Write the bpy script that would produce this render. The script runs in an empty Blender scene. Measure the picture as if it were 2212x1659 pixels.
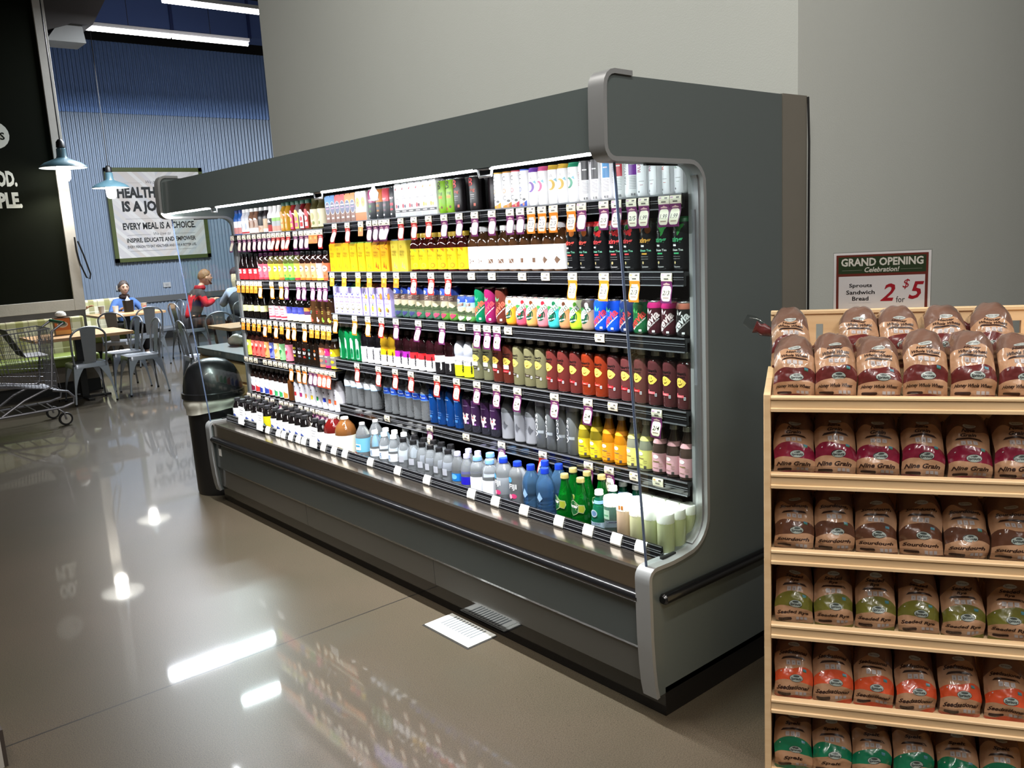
import bpy, bmesh, math, random
from math import sin, cos, pi, radians, sqrt, atan2
from mathutils import Vector, Matrix
from mathutils.geometry import tessellate_polygon
random.seed(7)
S = bpy.context.scene
COL = S.collection
# ------------------------------------------------------------------ camera, world, exposure
FPX, YAW, PITCH, ROLL = 1869.79, 0.70113, 0.17505, -0.05494
CAM = Vector((-2.0838, -1.7555, 1.6445))
fw = Vector((sin(YAW)*cos(PITCH), cos(YAW)*cos(PITCH), -sin(PITCH)))
r0 = Vector((cos(YAW), -sin(YAW), 0)); u0 = r0.cross(fw)
rt = cos(ROLL)*r0 + sin(ROLL)*u0; up = -sin(ROLL)*r0 + cos(ROLL)*u0
cd = bpy.data.cameras.new('camera'); cam = bpy.data.objects.new('camera', cd); COL.objects.link(cam)
cam.matrix_world = Matrix(((rt.x, up.x, -fw.x, CAM.x), (rt.y, up.y, -fw.y, CAM.y), (rt.z, up.z, -fw.z, CAM.z), (0, 0, 0, 1)))
cd.sensor_width = 36; cd.lens = FPX/2212*36; cd.clip_start = .05; cd.clip_end = 100
S.camera = cam
def ray(x, y): return fw*FPX + rt*(x-1106) - up*(y-829.5)
def on_x(x, y, X): d = ray(x, y); return CAM + d*((X-CAM.x)/d.x)
def on_y(x, y, Y): d = ray(x, y); return CAM + d*((Y-CAM.y)/d.y)
def on_z(x, y, Z): d = ray(x, y); return CAM + d*((Z-CAM.z)/d.z)
w = bpy.data.worlds.new('world'); S.world = w; w.use_nodes = True
w.node_tree.nodes['Background'].inputs[0].default_value = (1, .93, .85, 1)
w.node_tree.nodes['Background'].inputs[1].default_value = .13
vs = S.view_settings; vs.view_transform = 'Standard'; vs.look = 'None'; vs.gamma = 1; vs.exposure = 0; vs.use_curve_mapping = False
try:
    S.cycles.caustics_reflective = False; S.cycles.caustics_refractive = False
    S.cycles.max_bounces = 10; S.cycles.transparent_max_bounces = 16
    S.cycles.sample_clamp_indirect = 6
except Exception: pass

# ------------------------------------------------------------------ materials
def lin(c):
    return tuple(((x/255)/12.92 if x/255 <= .04045 else ((x/255+.055)/1.055)**2.4) for x in c)
MATS = {}
def mat(name, col=(128, 128, 128), rough=.5, metal=0, spec=.5, trans=0, emit=0, coat=0, ior=1.45, var=0, vscale=20, bump=0, bscale=60, ecol=None):
    if name in MATS: return MATS[name]
    m = bpy.data.materials.new(name); m.use_nodes = True
    nt = m.node_tree; b = nt.nodes['Principled BSDF']; i = b.inputs
    c = lin(col)
    i['Base Color'].default_value = (*c, 1); i['Roughness'].default_value = rough; i['Metallic'].default_value = metal
    i['Specular IOR Level'].default_value = spec; i['Transmission Weight'].default_value = trans; i['IOR'].default_value = ior
    i['Coat Weight'].default_value = coat; i['Coat Roughness'].default_value = .06
    if emit:
        e = lin(ecol or col); i['Emission Color'].default_value = (*e, 1); i['Emission Strength'].default_value = emit
    m.diffuse_color = (*c, 1)
    if var or bump:
        tc = nt.nodes.new('ShaderNodeTexCoord')
        n = nt.nodes.new('ShaderNodeTexNoise'); n.inputs['Scale'].default_value = vscale; n.inputs['Detail'].default_value = 4
        nt.links.new(tc.outputs['Object'], n.inputs['Vector'])
        if var:
            mx = nt.nodes.new('ShaderNodeMix'); mx.data_type = 'RGBA'; mx.inputs[0].default_value = 1
            mx.inputs[6].default_value = (*[x*(1-var) for x in c], 1); mx.inputs[7].default_value = (*[min(1, x*(1+var)) for x in c], 1)
            nt.links.new(n.outputs['Fac'], mx.inputs[0]); nt.links.new(mx.outputs[2], i['Base Color'])
        if bump:
            n2 = nt.nodes.new('ShaderNodeTexNoise'); n2.inputs['Scale'].default_value = bscale
            nt.links.new(tc.outputs['Object'], n2.inputs['Vector'])
            bp = nt.nodes.new('ShaderNodeBump'); bp.inputs['Strength'].default_value = bump; bp.inputs['Distance'].default_value = .01
            nt.links.new(n2.outputs['Fac'], bp.inputs['Height']); nt.links.new(bp.outputs[0], i['Normal'])
    MATS[name] = m
    return m
def C(r, g=None, b=None, rough=.35):
    """plain printed colour"""
    if g is None: r, g, b = {'w': (242, 242, 240), 'k': (18, 18, 20), 'r': (205, 25, 30), 'o': (240, 130, 25), 'y': (250, 205, 20)}[r]
    n = 'ink_%d_%d_%d_%d' % (r, g, b, int(rough*100))
    if rough == .35 and min(r, g, b) < 226:      # product inks are a little deeper than their on-screen colour
        k = .72; r, g, b = [255*(((x/255)**2.2*k)**(1/2.2)) for x in (r, g, b)]
    return mat(n, (r, g, b), rough)
def nodes(m): return m.node_tree.nodes, m.node_tree.links, m.node_tree.nodes['Principled BSDF']
def clear_film(name, tint=(255, 255, 255), refl=.06):
    m = bpy.data.materials.new(name); m.use_nodes = True; nt = m.node_tree; nt.nodes.clear()
    o = nt.nodes.new('ShaderNodeOutputMaterial'); t = nt.nodes.new('ShaderNodeBsdfTransparent'); g = nt.nodes.new('ShaderNodeBsdfGlossy')
    t.inputs[0].default_value = (*lin(tint), 1); g.inputs['Roughness'].default_value = .03
    fr = nt.nodes.new('ShaderNodeFresnel'); fr.inputs[0].default_value = 1.45; gm = nt.nodes.new('ShaderNodeNewGeometry'); iv = nt.nodes.new('ShaderNodeMath'); iv.operation = 'SUBTRACT'; iv.inputs[0].default_value = 1; nt.links.new(gm.outputs['Backfacing'], iv.inputs[1]); ml = nt.nodes.new('ShaderNodeMath'); ml.operation = 'MULTIPLY'; nt.links.new(fr.outputs[0], ml.inputs[0]); nt.links.new(iv.outputs[0], ml.inputs[1])
    mx = nt.nodes.new('ShaderNodeMixShader'); nt.links.new(ml.outputs[0], mx.inputs[0])
    nt.links.new(t.outputs[0], mx.inputs[1]); nt.links.new(g.outputs[0], mx.inputs[2]); nt.links.new(mx.outputs[0], o.inputs[0])
    MATS[name] = m; return m
GLASS = clear_film('clear_glass', (236, 242, 240))
FILM = clear_film('clear_plastic_film', (240, 240, 240))
# concrete floor: speckled aggregate, saw joints, stains, polished
def concrete():
    m = mat('polished_concrete', (150, 138, 122), .3, spec=.5, coat=.6)
    N, L, b = nodes(m); b.inputs['Coat Roughness'].default_value = .04; b.inputs['Roughness'].default_value = .35
    b.inputs['Coat IOR'].default_value = 1.6
    g = N.new('ShaderNodeNewGeometry')
    def noise(s, d=3):
        n = N.new('ShaderNodeTexNoise'); n.inputs['Scale'].default_value = s; n.inputs['Detail'].default_value = d
        L.new(g.outputs['Position'], n.inputs['Vector']); return n.outputs['Fac']
    def ramp(src, p0, c0, p1, c1):
        r = N.new('ShaderNodeValToRGB'); L.new(src, r.inputs[0]); e = r.color_ramp.elements
        e[0].position = p0; e[0].color = (*c0, 1); e[1].position = p1; e[1].color = (*c1, 1); return r.outputs[0]
    def mix(f, a, bb, mode='MIX'):
        x = N.new('ShaderNodeMix'); x.data_type = 'RGBA'; x.blend_type = mode
        if isinstance(f, float): x.inputs[0].default_value = f
        else: L.new(f, x.inputs[0])
        L.new(a, x.inputs[6])
        if isinstance(bb, tuple): x.inputs[7].default_value = (*bb, 1)
        else: L.new(bb, x.inputs[7])
        return x.outputs[2]
    base = ramp(noise(1.1, 5), .3, lin((67, 62, 50)), .7, lin((78, 69, 58)))
    sp = ramp(noise(260, 2), .3, (.45, .45, .43), .7, (1.5, 1.47, 1.42))
    c = mix(1.0, base, sp, 'MULTIPLY')
    sp2 = ramp(noise(95, 1), .22, (.5, .5, .48), .34, (1, 1, 1)); c = mix(.7, c, sp2, 'MULTIPLY')
    sep = N.new('ShaderNodeSeparateXYZ'); L.new(g.outputs['Position'], sep.inputs[0])
    def math_(op, a, v=None):
        x = N.new('ShaderNodeMath'); x.operation = op
        if isinstance(a, (int, float)): x.inputs[0].default_value = a
        else: L.new(a, x.inputs[0])
        if v is not None:
            if isinstance(v, (int, float)): x.inputs[1].default_value = v
            else: L.new(v, x.inputs[1])
        return x.outputs[0]
    md = math_('MODULO', math_('ADD', sep.outputs['Y'], 40-1.483), 4.0)

    dj = math_('MINIMUM', md, math_('SUBTRACT', 4.0, md))
    j = math_('LESS_THAN', dj, .004)
    c = mix(j, c, (.02, .018, .015))
    # greasy stains beside the floor drain
    for (sx, sy, rx, ry, a) in ((-.42, 1.38, .2, .13, .45), (-.62, .86, .2, .1, .4), (-.75, 1.2, .3, .12, .2), (-.3, .7, .12, .2, .25)):
        vm = N.new('ShaderNodeVectorMath'); vm.operation = 'SUBTRACT'; L.new(g.outputs['Position'], vm.inputs[0]); vm.inputs[1].default_value = (sx, sy, 0)
        v2 = N.new('ShaderNodeVectorMath'); v2.operation = 'DIVIDE'; L.new(vm.outputs[0], v2.inputs[0]); v2.inputs[1].default_value = (rx, ry, 1)
        ln = N.new('ShaderNodeVectorMath'); ln.operation = 'LENGTH'; L.new(v2.outputs[0], ln.inputs[0])
        d = math_('ADD', ln.outputs['Value'], math_('MULTIPLY', math_('SUBTRACT', noise(7, 4), .5), 1.6))
        f = math_('MULTIPLY', math_('SUBTRACT', 1.0, math_('MINIMUM', d, 1.0)), a)
        c = mix(f, c, (.06, .055, .04))
    L.new(c, b.inputs['Base Color'])
    return m
def wood(name, c1, c2, scale=8, rot=(0, 0, 0), rough=.45):
    m = mat(name, c1, rough); N, L, b = nodes(m)
    tc = N.new('ShaderNodeTexCoord'); mp = N.new('ShaderNodeMapping'); mp.inputs['Scale'].default_value = (1, 12, 12); mp.inputs['Rotation'].default_value = rot
    L.new(tc.outputs['Object'], mp.inputs[0])
    n = N.new('ShaderNodeTexNoise'); n.inputs['Scale'].default_value = scale; n.inputs['Detail'].default_value = 5; L.new(mp.outputs[0], n.inputs['Vector'])
    r = N.new('ShaderNodeValToRGB'); e = r.color_ramp.elements; e[0].position = .3; e[0].color = (*lin(c1), 1); e[1].position = .7; e[1].color = (*lin(c2), 1)
    L.new(n.outputs['Fac'], r.inputs[0]); L.new(r.outputs[0], b.inputs['Base Color']); return m

M_FLOOR = concrete()
M_WALL = mat('grey_wall_paint', (182, 186, 180), .75, spec=.25, var=.02, vscale=3, bump=.08, bscale=160)
M_DARKCEIL = mat('dark_ceiling_paint', (28, 28, 30), .9)
M_BLUEPAINT = mat('deep_blue_paint', (66, 88, 140), .7)
M_CORR = mat('galvanised_corrugated_metal', (158, 174, 196), .38, metal=.35, var=.06, vscale=4)
M_CORR_UP = mat('blue_lit_corrugated_metal', (128, 160, 214), .36, metal=.35, var=.06, vscale=4)  # upper course: the blue light it reflects is painted into the metal colour
M_GREY = mat('charcoal_enamel', (84, 92, 91), .28, spec=.5, coat=.25)
M_GREY2 = mat('grey_enamel_light', (72, 80, 81), .22, spec=.5, coat=.3)
M_TRIM = mat('silver_plastic_trim', (140, 142, 142), .35, metal=.3)
M_ALU = mat('brushed_aluminium', (190, 192, 195), .3, metal=.9)
M_STEEL = mat('brushed_stainless', (150, 140, 128), .17, metal=.95, var=.05, vscale=6)
M_DUCT = mat('dull_taupe_metal', (118, 114, 104), .5, metal=.2, var=.06, vscale=5)
M_BLK = mat('black_interior', (12, 12, 13), .45)
M_BLKG = mat('gloss_black', (14, 14, 15), .08, coat=.5)
M_BUMP = mat('black_rubber_bumper', (16, 16, 17), .25, coat=.3)
M_LED = mat('white_led_strip', (255, 255, 255), .5, emit=150, ecol=(250, 252, 255))
M_TUBE = mat('lit_fluorescent_tube', (255, 255, 255), .5, emit=20, ecol=(250, 244, 250))
M_BULB = mat('lit_bulb_glass', (255, 255, 255), .5, emit=26, ecol=(255, 252, 246))
M_CONCRETE = M_FLOOR
M_TAN = wood('birch_plywood', (222, 186, 140), (236, 204, 160), 3)
M_OAK = wood('butcher_block_oak', (178, 138, 98), (206, 168, 126), 4)
M_MAPLE = wood('maple_laminate', (196, 158, 108), (208, 170, 120), 3)
M_CHAIR = mat('galvanised_chair_steel', (150, 156, 165), .3, metal=.85, var=.08, vscale=9)

# ------------------------------------------------------------------ mesh helpers
class MB:
    def __init__(s): s.v = []; s.f = []; s.m = []; s.mats = []
    def mi(s, m):
        if m not in s.mats: s.mats.append(m)
        return s.mats.index(m)
    def add(s, vs, fs, m, T=None):
        o = len(s.v); k = s.mi(m)
        s.v += [tuple(T @ Vector(v)) for v in vs] if T else [tuple(v) for v in vs]
        for f in fs: s.f.append(tuple(i+o for i in f)); s.m.append(k)
        return s
    def box(s, x0, x1, y0, y1, z0, z1, m, T=None):
        v = [(x, y, z) for x in (x0, x1) for y in (y0, y1) for z in (z0, z1)]
        return s.add(v, [(0, 1, 3, 2), (4, 6, 7, 5), (0, 4, 5, 1), (2, 3, 7, 6), (0, 2, 6, 4), (1, 5, 7, 3)], m, T)
    def lathe(s, prof, m, seg=20, c=(0, 0, 0), sx=1, sy=1, T=None, caps=True):
        """prof [(r,z)...] bottom to top; m material or function(z)->material"""
        vs = []; n = len(prof)
        for r, z in prof:
            for k in range(seg):
                a = 2*pi*k/seg; vs.append((c[0]+r*cos(a)*sx, c[1]+r*sin(a)*sy, c[2]+z))
        for i in range(n-1):
            mm = m((prof[i][1]+prof[i+1][1])/2) if callable(m) else m
            s.add([], [], mm)
        o = len(s.v); s.v += [tuple(T @ Vector(v)) for v in vs] if T else vs
        for i in range(n-1):
            k0 = s.mi(m((prof[i][1]+prof[i+1][1])/2) if callable(m) else m)
            for k in range(seg):
                a, b = o+i*seg+k, o+i*seg+(k+1) % seg
                s.f.append((a, b, b+seg, a+seg)); s.m.append(k0)
        if not caps: return s
        mb = m(prof[0][1]) if callable(m) else m; mt = m(prof[-1][1]) if callable(m) else m
        if prof[0][0] > 1e-5: s.f.append(tuple(o+k for k in reversed(range(seg)))); s.m.append(s.mi(mb))
        if prof[-1][0] > 1e-5: s.f.append(tuple(o+(n-1)*seg+k for k in range(seg))); s.m.append(s.mi(mt))
        return s
    def tube(s, pts, r, m, seg=8, closed=False, T=None):
        pts = [Vector(p) for p in pts]; n = len(pts); vs = []; up_ = None
        for i, p in enumerate(pts):
            if closed: t = pts[(i+1) % n]-pts[i-1]
            else: t = pts[min(i+1, n-1)]-pts[max(i-1, 0)]
            t.normalize()
            if up_ is None: up_ = Vector((0, 0, 1)) if abs(t.z) < .9 else Vector((1, 0, 0))
            a = (up_ - t*up_.dot(t)).normalized(); up_ = a; b = t.cross(a)
            rr = r[i] if isinstance(r, (list, tuple)) else r
            for k in range(seg):
                q = 2*pi*k/seg; vs.append(p + a*rr*cos(q) + b*rr*sin(q))
        fs = []
        for i in range(n if closed else n-1):
            for k in range(seg):
                a, b = i*seg+k, i*seg+(k+1) % seg; c, d = ((i+1) % n)*seg+(k+1) % seg, ((i+1) % n)*seg+k
                fs.append((a, b, c, d))
        if not closed: fs += [tuple(reversed(range(seg))), tuple((n-1)*seg+k for k in range(seg))]
        return s.add(vs, fs, m, T)
    def prism(s, poly, axis, a, b, m, T=None):
        """poly 2d extruded along axis 'x','y','z' from a to b. (for y poly is (x,z); x: (y,z); z: (x,y))"""
        n = len(poly)
        def P(p, t): return (t, p[0], p[1]) if axis == 'x' else (p[0], t, p[1]) if axis == 'y' else (p[0], p[1], t)
        vs = [P(p, a) for p in poly]+[P(p, b) for p in poly]
        tri = tessellate_polygon([[Vector((p[0], p[1], 0)) for p in poly]])
        fs = [tuple(t) for t in tri]+[tuple(i+n for i in reversed(t)) for t in tri]
        fs += [(i, (i+1) % n, (i+1) % n+n, i+n) for i in range(n)]
        return s.add(vs, fs, m, T)
    def build(s, name, parent=None, smooth=35, bevel=0, fixn=True):
        me = bpy.data.meshes.new(name); me.from_pydata(s.v, [], s.f)
        for m in s.mats: me.materials.append(m)
        me.polygons.foreach_set('material_index', s.m)
        if fixn:
            bm = bmesh.new(); bm.from_mesh(me); bmesh.ops.recalc_face_normals(bm, faces=bm.faces); bm.to_mesh(me); bm.free()
        if smooth:
            me.polygons.foreach_set('use_smooth', [True]*len(me.polygons)); me.set_sharp_from_angle(angle=radians(smooth))
        me.update()
        o = bpy.data.objects.new(name, me); COL.objects.link(o)
        if parent: o.parent = parent
        if bevel:
            b = o.modifiers.new('bevel', 'BEVEL'); b.width = bevel; b.segments = 2; b.limit_method = 'ANGLE'; b.angle_limit = radians(40)
        return o
def tag(o, label=None, cat=None, group=None, kind=None):
    if label: o['label'] = label
    if cat: o['category'] = cat
    if group: o['group'] = group
    if kind: o['kind'] = kind
    return o
def thing(name, label=None, cat=None, loc=(0, 0, 0), rz=0, group=None):
    o = bpy.data.objects.new(name, None); COL.objects.link(o); o.location = loc; o.rotation_euler = (0, 0, rz); o.empty_display_size = .05
    return tag(o, label, cat, group)
def struct(o, label=None): o['kind'] = 'structure'; return tag(o, label)
CH = {}
def kids(o): return [c for c in bpy.data.objects if c.parent == o]
def copy_tree(o, parent=None):
    c = o.copy(); COL.objects.link(c); c.parent = parent
    for k in CH.setdefault(o.name, kids(o)): copy_tree(k, c)
    return c
def arc(cx, cy, r, a0, a1, n=6): return [(cx+r*cos(radians(a0+(a1-a0)*i/n)), cy+r*sin(radians(a0+(a1-a0)*i/n))) for i in range(n+1)]
# text -> flat triangles (cached)
TXT = {}
def text_mesh(t, bold=0, res=2):
    k = (t, bold)
    if k in TXT: return TXT[k]
    cu = bpy.data.curves.new('t', 'FONT'); cu.body = t; cu.size = 1; cu.resolution_u = res; cu.align_x = 'CENTER'; cu.align_y = 'CENTER'
    cu.offset = bold; cu.fill_mode = 'FRONT'
    o = bpy.data.objects.new('t', cu); COL.objects.link(o); bpy.context.view_layer.update()
    me = o.to_mesh(); vs = [(v.co.x, v.co.y) for v in me.vertices]; fs = [tuple(p.vertices) for p in me.polygons]
    o.to_mesh_clear(); bpy.data.objects.remove(o); bpy.data.curves.remove(cu)
    if vs:
        x0 = min(v[0] for v in vs); x1 = max(v[0] for v in vs); y0 = min(v[1] for v in vs); y1 = max(v[1] for v in vs)
        cx, cy, hh = (x0+x1)/2, (y0+y1)/2, max(y1-y0, 1e-6)
        vs = [((a-cx)/hh, (b-cy)/hh) for a, b in vs]; wd = (x1-x0)/hh
    else: wd = 1
    TXT[k] = (vs, fs, wd); return TXT[k]
def ringed(poly, n=3):
    """star shaped polygon -> rings about its centroid (so that it bends on curved surfaces)"""
    P = []
    for i in range(len(poly)):
        a, b = poly[i], poly[(i+1) % len(poly)]; L = sqrt((a[0]-b[0])**2+(a[1]-b[1])**2); k = max(1, int(L/.006)) if n > 1 else 1
        P += [(a[0]+(b[0]-a[0])*j/k, a[1]+(b[1]-a[1])*j/k) for j in range(k)]
    cx = sum(p[0] for p in P)/len(P); cy = sum(p[1] for p in P)/len(P)
    vs = [(cx, cy)]; fs = []; m = len(P)
    for q in range(1, n+1): vs += [(cx+(p[0]-cx)*q/n, cy+(p[1]-cy)*q/n) for p in P]
    for i in range(m): fs.append((0, 1+i, 1+(i+1) % m))
    for q in range(n-1):
        for i in range(m): fs.append((1+q*m+i, 1+(q+1)*m+i, 1+(q+1)*m+(i+1) % m, 1+q*m+(i+1) % m))
    return vs, fs
def art(mb, items, P, rings=3, lift=.0004):
    """items drawn in (u,v) metres, mapped by P(u,v,off). kinds: r rect, e ellipse, p polygon, t text"""
    for n, it in enumerate(items):
        k = it[0]; off = lift*(1+.3*min(n, 8))
        if k == 'r': _, a, b, c, d, m = it; vs, fs = ringed([(a, b), (c, b), (c, d), (a, d)], rings)
        elif k == 'e': _, x, y, rx, ry, m = it; vs, fs = ringed([(x+rx*cos(q*pi/10), y+ry*sin(q*pi/10)) for q in range(20)], min(2, rings))
        elif k == 'p': _, pl, m = it; vs, fs = ringed(pl, rings)
        else:
            _, t, x, y, h, m = it[:6]; o = it[6] if len(it) > 6 else {}
            vs0, fs, wd = text_mesh(t, o.get('bold', 0)); sx = o.get('sx', 1)
            if 'w' in o: sx = o['w']/(wd*h)
            rot = radians(o.get('rot', 0)); sh = o.get('sh', 0); vs = []
            for a, b in vs0:
                a = a*sx + sh*b; a *= h; b *= h; vs.append((x+a*cos(rot)-b*sin(rot), y+a*sin(rot)+b*cos(rot)))
            off += lift
        mb.add([P(u, v, off) for u, v in vs], fs, m if not isinstance(m, str) else C(m))
    return mb
def flat(y=0, x0=0, z0=0): return lambda u, v, o: (x0+u, y-o, z0+v)
def cyl(R, z0=0): return lambda u, v, o: ((R+o)*sin(u/R), -(R+o)*cos(u/R), z0+v)
# ------------------------------------------------------------------ lights of the room (fluorescent fixtures)
def fixture(x0, x1, y, z, label, power, tubes=1, glow=None, hang=None):
    t = thing('fluorescent_light', label, 'ceiling light', ((x0+x1)/2, y, z), 0, 'fluorescent tube lights'); h = (x1-x0)/2
    hb = MB().box(-h, h, -.045, .045, .03, .075, mat('white_fixture_metal', (205, 205, 205), .4)); hb.build('housing', t)
    for k in range(tubes):
        n = MB(); L = 2*h/tubes; n.tube([(-h+k*L+.015, 0, .0), (-h+(k+1)*L-.015, 0, .0)], .026, glow or M_TUBE, 12); n.build('tube', t)
    for s in (-.5, .5): MB().tube([(h*s, 0, .07), (h*s, 0, 6.18-z)], .004, M_BLK, 6).build('hanging_rod', t)
    if power:
        ld = bpy.data.lights.new('tube_light', 'AREA'); ld.shape = 'RECTANGLE'; ld.size = 2*h; ld.size_y = .09; ld.energy = power; ld.color = (1, .95, .89) if y < 5 else (.88, .94, 1)
        lo = bpy.data.objects.new('tube_light', ld); COL.objects.link(lo); lo.parent = t; lo.location = (0, 0, -.04)
    return t
a0 = on_z(185, 58, 4.48); a1 = on_z(533, 98, 4.48)
fixture(a0.x, a1.x, (a0.y+a1.y)/2, 4.48, 'long fluorescent light hanging in the cafe, the lower of the two', 380, 2)
b0 = on_z(348, 1, 4.58)
fixture(b0.x, b0.x+2.5, b0.y, 4.58, 'fluorescent light at the top edge, cut off by the grey wall', 300, 2)
fixture(-3.0, -.8, 1.7, 4.7, 'store fluorescent light over the aisle by the cooler', 145)
fixture(-3.0, -.8, -1.5, 4.7, 'store fluorescent light over the aisle by the bread rack', 125)
fixture(-3.4, -1.2, -3.8, 4.7, 'store fluorescent light over the aisle behind the camera', 110)
fixture(-.2, 2.0, -3.0, 4.7, 'store fluorescent light behind and right of the bread rack', 75)

# ------------------------------------------------------------------ setting
def sbox(name, *a, m=M_WALL, label=None):
    o = MB().box(*a, m).build(name, smooth=0); return struct(o, label)
sbox('floor', -12, 12, -9, 16, -.2, 0, m=M_FLOOR, label='polished grey brown concrete floor')
WX, WY0, WY1, TOP = .862, .037, 4.285, 6.2
sbox('wall_back', WX, 1.0, WY0, WY1, 0, TOP, label='pale grey wall behind the drinks cooler')
sbox('wall_right', 1.0, 9, WY0, WY0+.14, 0, TOP, label='grey wall behind the bread rack')
sbox('wall_end', 1.0, 9, WY1-.14, WY1, 0, TOP, label='grey wall end facing the cafe')
sbox('ceiling', -12, 12, -9, 16, TOP, TOP+.1, m=M_DARKCEIL, label='dark open ceiling')
# cafe wall: real corrugation, two courses of sheet with a lap
YC = 14.95
def corrugated(z0, z1, y, name, label, cm=None):
    mb = MB(); x0, x1 = -9, 9; pitch = .0675; n = int((x1-x0)/pitch*8); vs = []
    for i in range(n+1):
        x = x0+(x1-x0)*i/n; sheet = int((x-x0)/.81); yy = y+.011*cos(2*pi*(x-x0)/pitch)-.003*(sheet % 2)
        vs += [(x, yy, z0), (x, yy, z1), (x, yy+.0, z1)]
    mb.add([(v) for v in vs], [(3*i, 3*i+3, 3*i+4, 3*i+1) for i in range(n)], cm or M_CORR)
    return struct(mb.build(name, smooth=60), label)
corrugated(.95-.2, 4.12, YC-.01, 'wall_far', 'lower course of corrugated metal cladding on the cafe wall')
corrugated(4.08, 5.36, YC-.035, 'wall_far', 'upper course of corrugated metal on the cafe wall, blue reflection painted in', M_CORR_UP)
corrugated(.16, .705, YC-.01, 'wall_far', 'corrugated metal wainscot under the grey rail')
sbox('wall_far', -9, 9, YC+.02, YC+.15, 0, TOP, m=M_BLUEPAINT, label='deep blue painted cafe wall above the metal cladding')
sbox('trim_1', -9, 9, YC-.05, YC+.02, .70, .805, m=mat('grey_rail_paint', (96, 98, 100), .5), label='dark grey chair rail on the cafe wall')
sbox('baseboard_far', -9, 9, YC-.05, YC+.02, 0, .16, m=mat('black_vinyl_base', (20, 20, 21), .5), label='black baseboard of the cafe wall')
sbox('trim_2', -9, 9, YC-.06, YC+.02, 5.30, 5.56, m=M_BLK, label='black steel beam above the corrugated metal')
sbox('wall_left', -9, -8.9, 5, YC, 0, TOP, m=M_DARKCEIL, label='dark left wall of the cafe')
# blue air duct and diffuser under the cafe ceiling
d0 = on_y(255, 5, 12.6); d1 = on_y(556, 118, 12.6)
t = thing('air_duct', 'dark blue rectangular air duct under the cafe ceiling', 'duct', (3.6, 12.9, 5.13))
MB().box(-1.55, 1.75, -.25, .25, -.05, .55, M_BLUEPAINT).build('duct_body', t)
for x in (-1.5, -.2, 1.1, 1.68): MB().box(x, x+.05, -.27, .27, -.07, .57, mat('blue_flange', (28, 44, 92), .5)).build('flange', t)
t = thing('duct_diffuser', 'pale grey angled duct diffuser beside the board top', 'duct', (1.12, 10.3, 4.2))
g_ = mat('grey_duct', (150, 150, 148), .5); dk = mat('dark_duct', (62, 58, 56), .6)
MB().add([(-.2, -.2, 0), (.25, -.2, 0), (.25, .2, 0), (-.2, .2, 0), (-.02, -.12, .22), (.25, -.12, .22), (.25, .12, .22), (-.02, .12, .22)],
         [(0, 1, 2, 3), (4, 5, 6, 7), (0, 1, 5, 4), (1, 2, 6, 5), (2, 3, 7, 6), (3, 0, 4, 7)], g_).build('diffuser', t, smooth=0)
MB().add([(-.35, -.2, .05), (.1, -.2, .22), (.35, -.2, .22), (.75, -.2, .9), (-.35, -.2, .9), (-.35, .2, .05), (.1, .2, .22), (.35, .2, .22), (.75, .2, .9), (-.35, .2, .9)],
         [(0, 1, 2, 3, 4), (5, 6, 7, 8, 9), (0, 1, 6, 5), (1, 2, 7, 6), (2, 3, 8, 7), (3, 4, 9, 8), (4, 0, 5, 9)], dk).build('elbow', t, smooth=0)

# ------------------------------------------------------------------ drinks cooler
LEN = 3.71
cooler = thing('drinks_cooler', 'long charcoal open-front refrigerated drinks case against the grey wall', 'cooler', (0, 0, 0))
PROF_NOSE = [(-.035, .085)]+[(-.045, .13), (-.052, .2), (-.058, .3), (-.060, .49)]+arc(-.035, .505, .025, 180, 90, 4)
PROF_OPEN = [(.05, .528), (.10, .531)]+arc(.13, .655, .12, -90, 0, 7)[1:]+[(.252, 1.1), (.256, 1.72)]+arc(.176, 1.755, .08, 0, 90, 6)[1:]+[(.0, 1.838), (-.14, 1.840)]
PROF_CAN = arc(-.165, 1.875, .035, -90, -180, 4)+[(-.197, 2.0)]+arc(-.160, 2.035, .035, 180, 90, 4)+[(-.085, 2.068)]
OUT = PROF_NOSE+PROF_OPEN+PROF_CAN+[(.70, 2.062), (.70, .085)]
def band(poly, y0, y1, t, m, close=False):
    """strip of thickness t following a polyline in x,z, extruded y0..y1"""
    mb = MB(); n = len(poly); vs = []
    for i, p in enumerate(poly):
        a = Vector(poly[max(i-1, 0)]); b = Vector(poly[min(i+1, n-1)]); d = (b-a).normalized(); nn = Vector((-d.y, d.x))
        q = Vector(p)+nn*t
        vs += [(p[0], y0, p[1]), (p[0], y1, p[1]), (q.x, y1, q.y), (q.x, y0, q.y)]
    fs = []
    for i in range(n-1):
        o = 4*i
        fs += [(o, o+1, o+5, o+4), (o+1, o+2, o+6, o+5), (o+2, o+3, o+7, o+6), (o+3, o, o+4, o+7)]
    fs += [(0, 1, 2, 3), (4*n-4, 4*n-3, 4*n-2, 4*n-1)]
    return mb.add(vs, fs, m)
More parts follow.
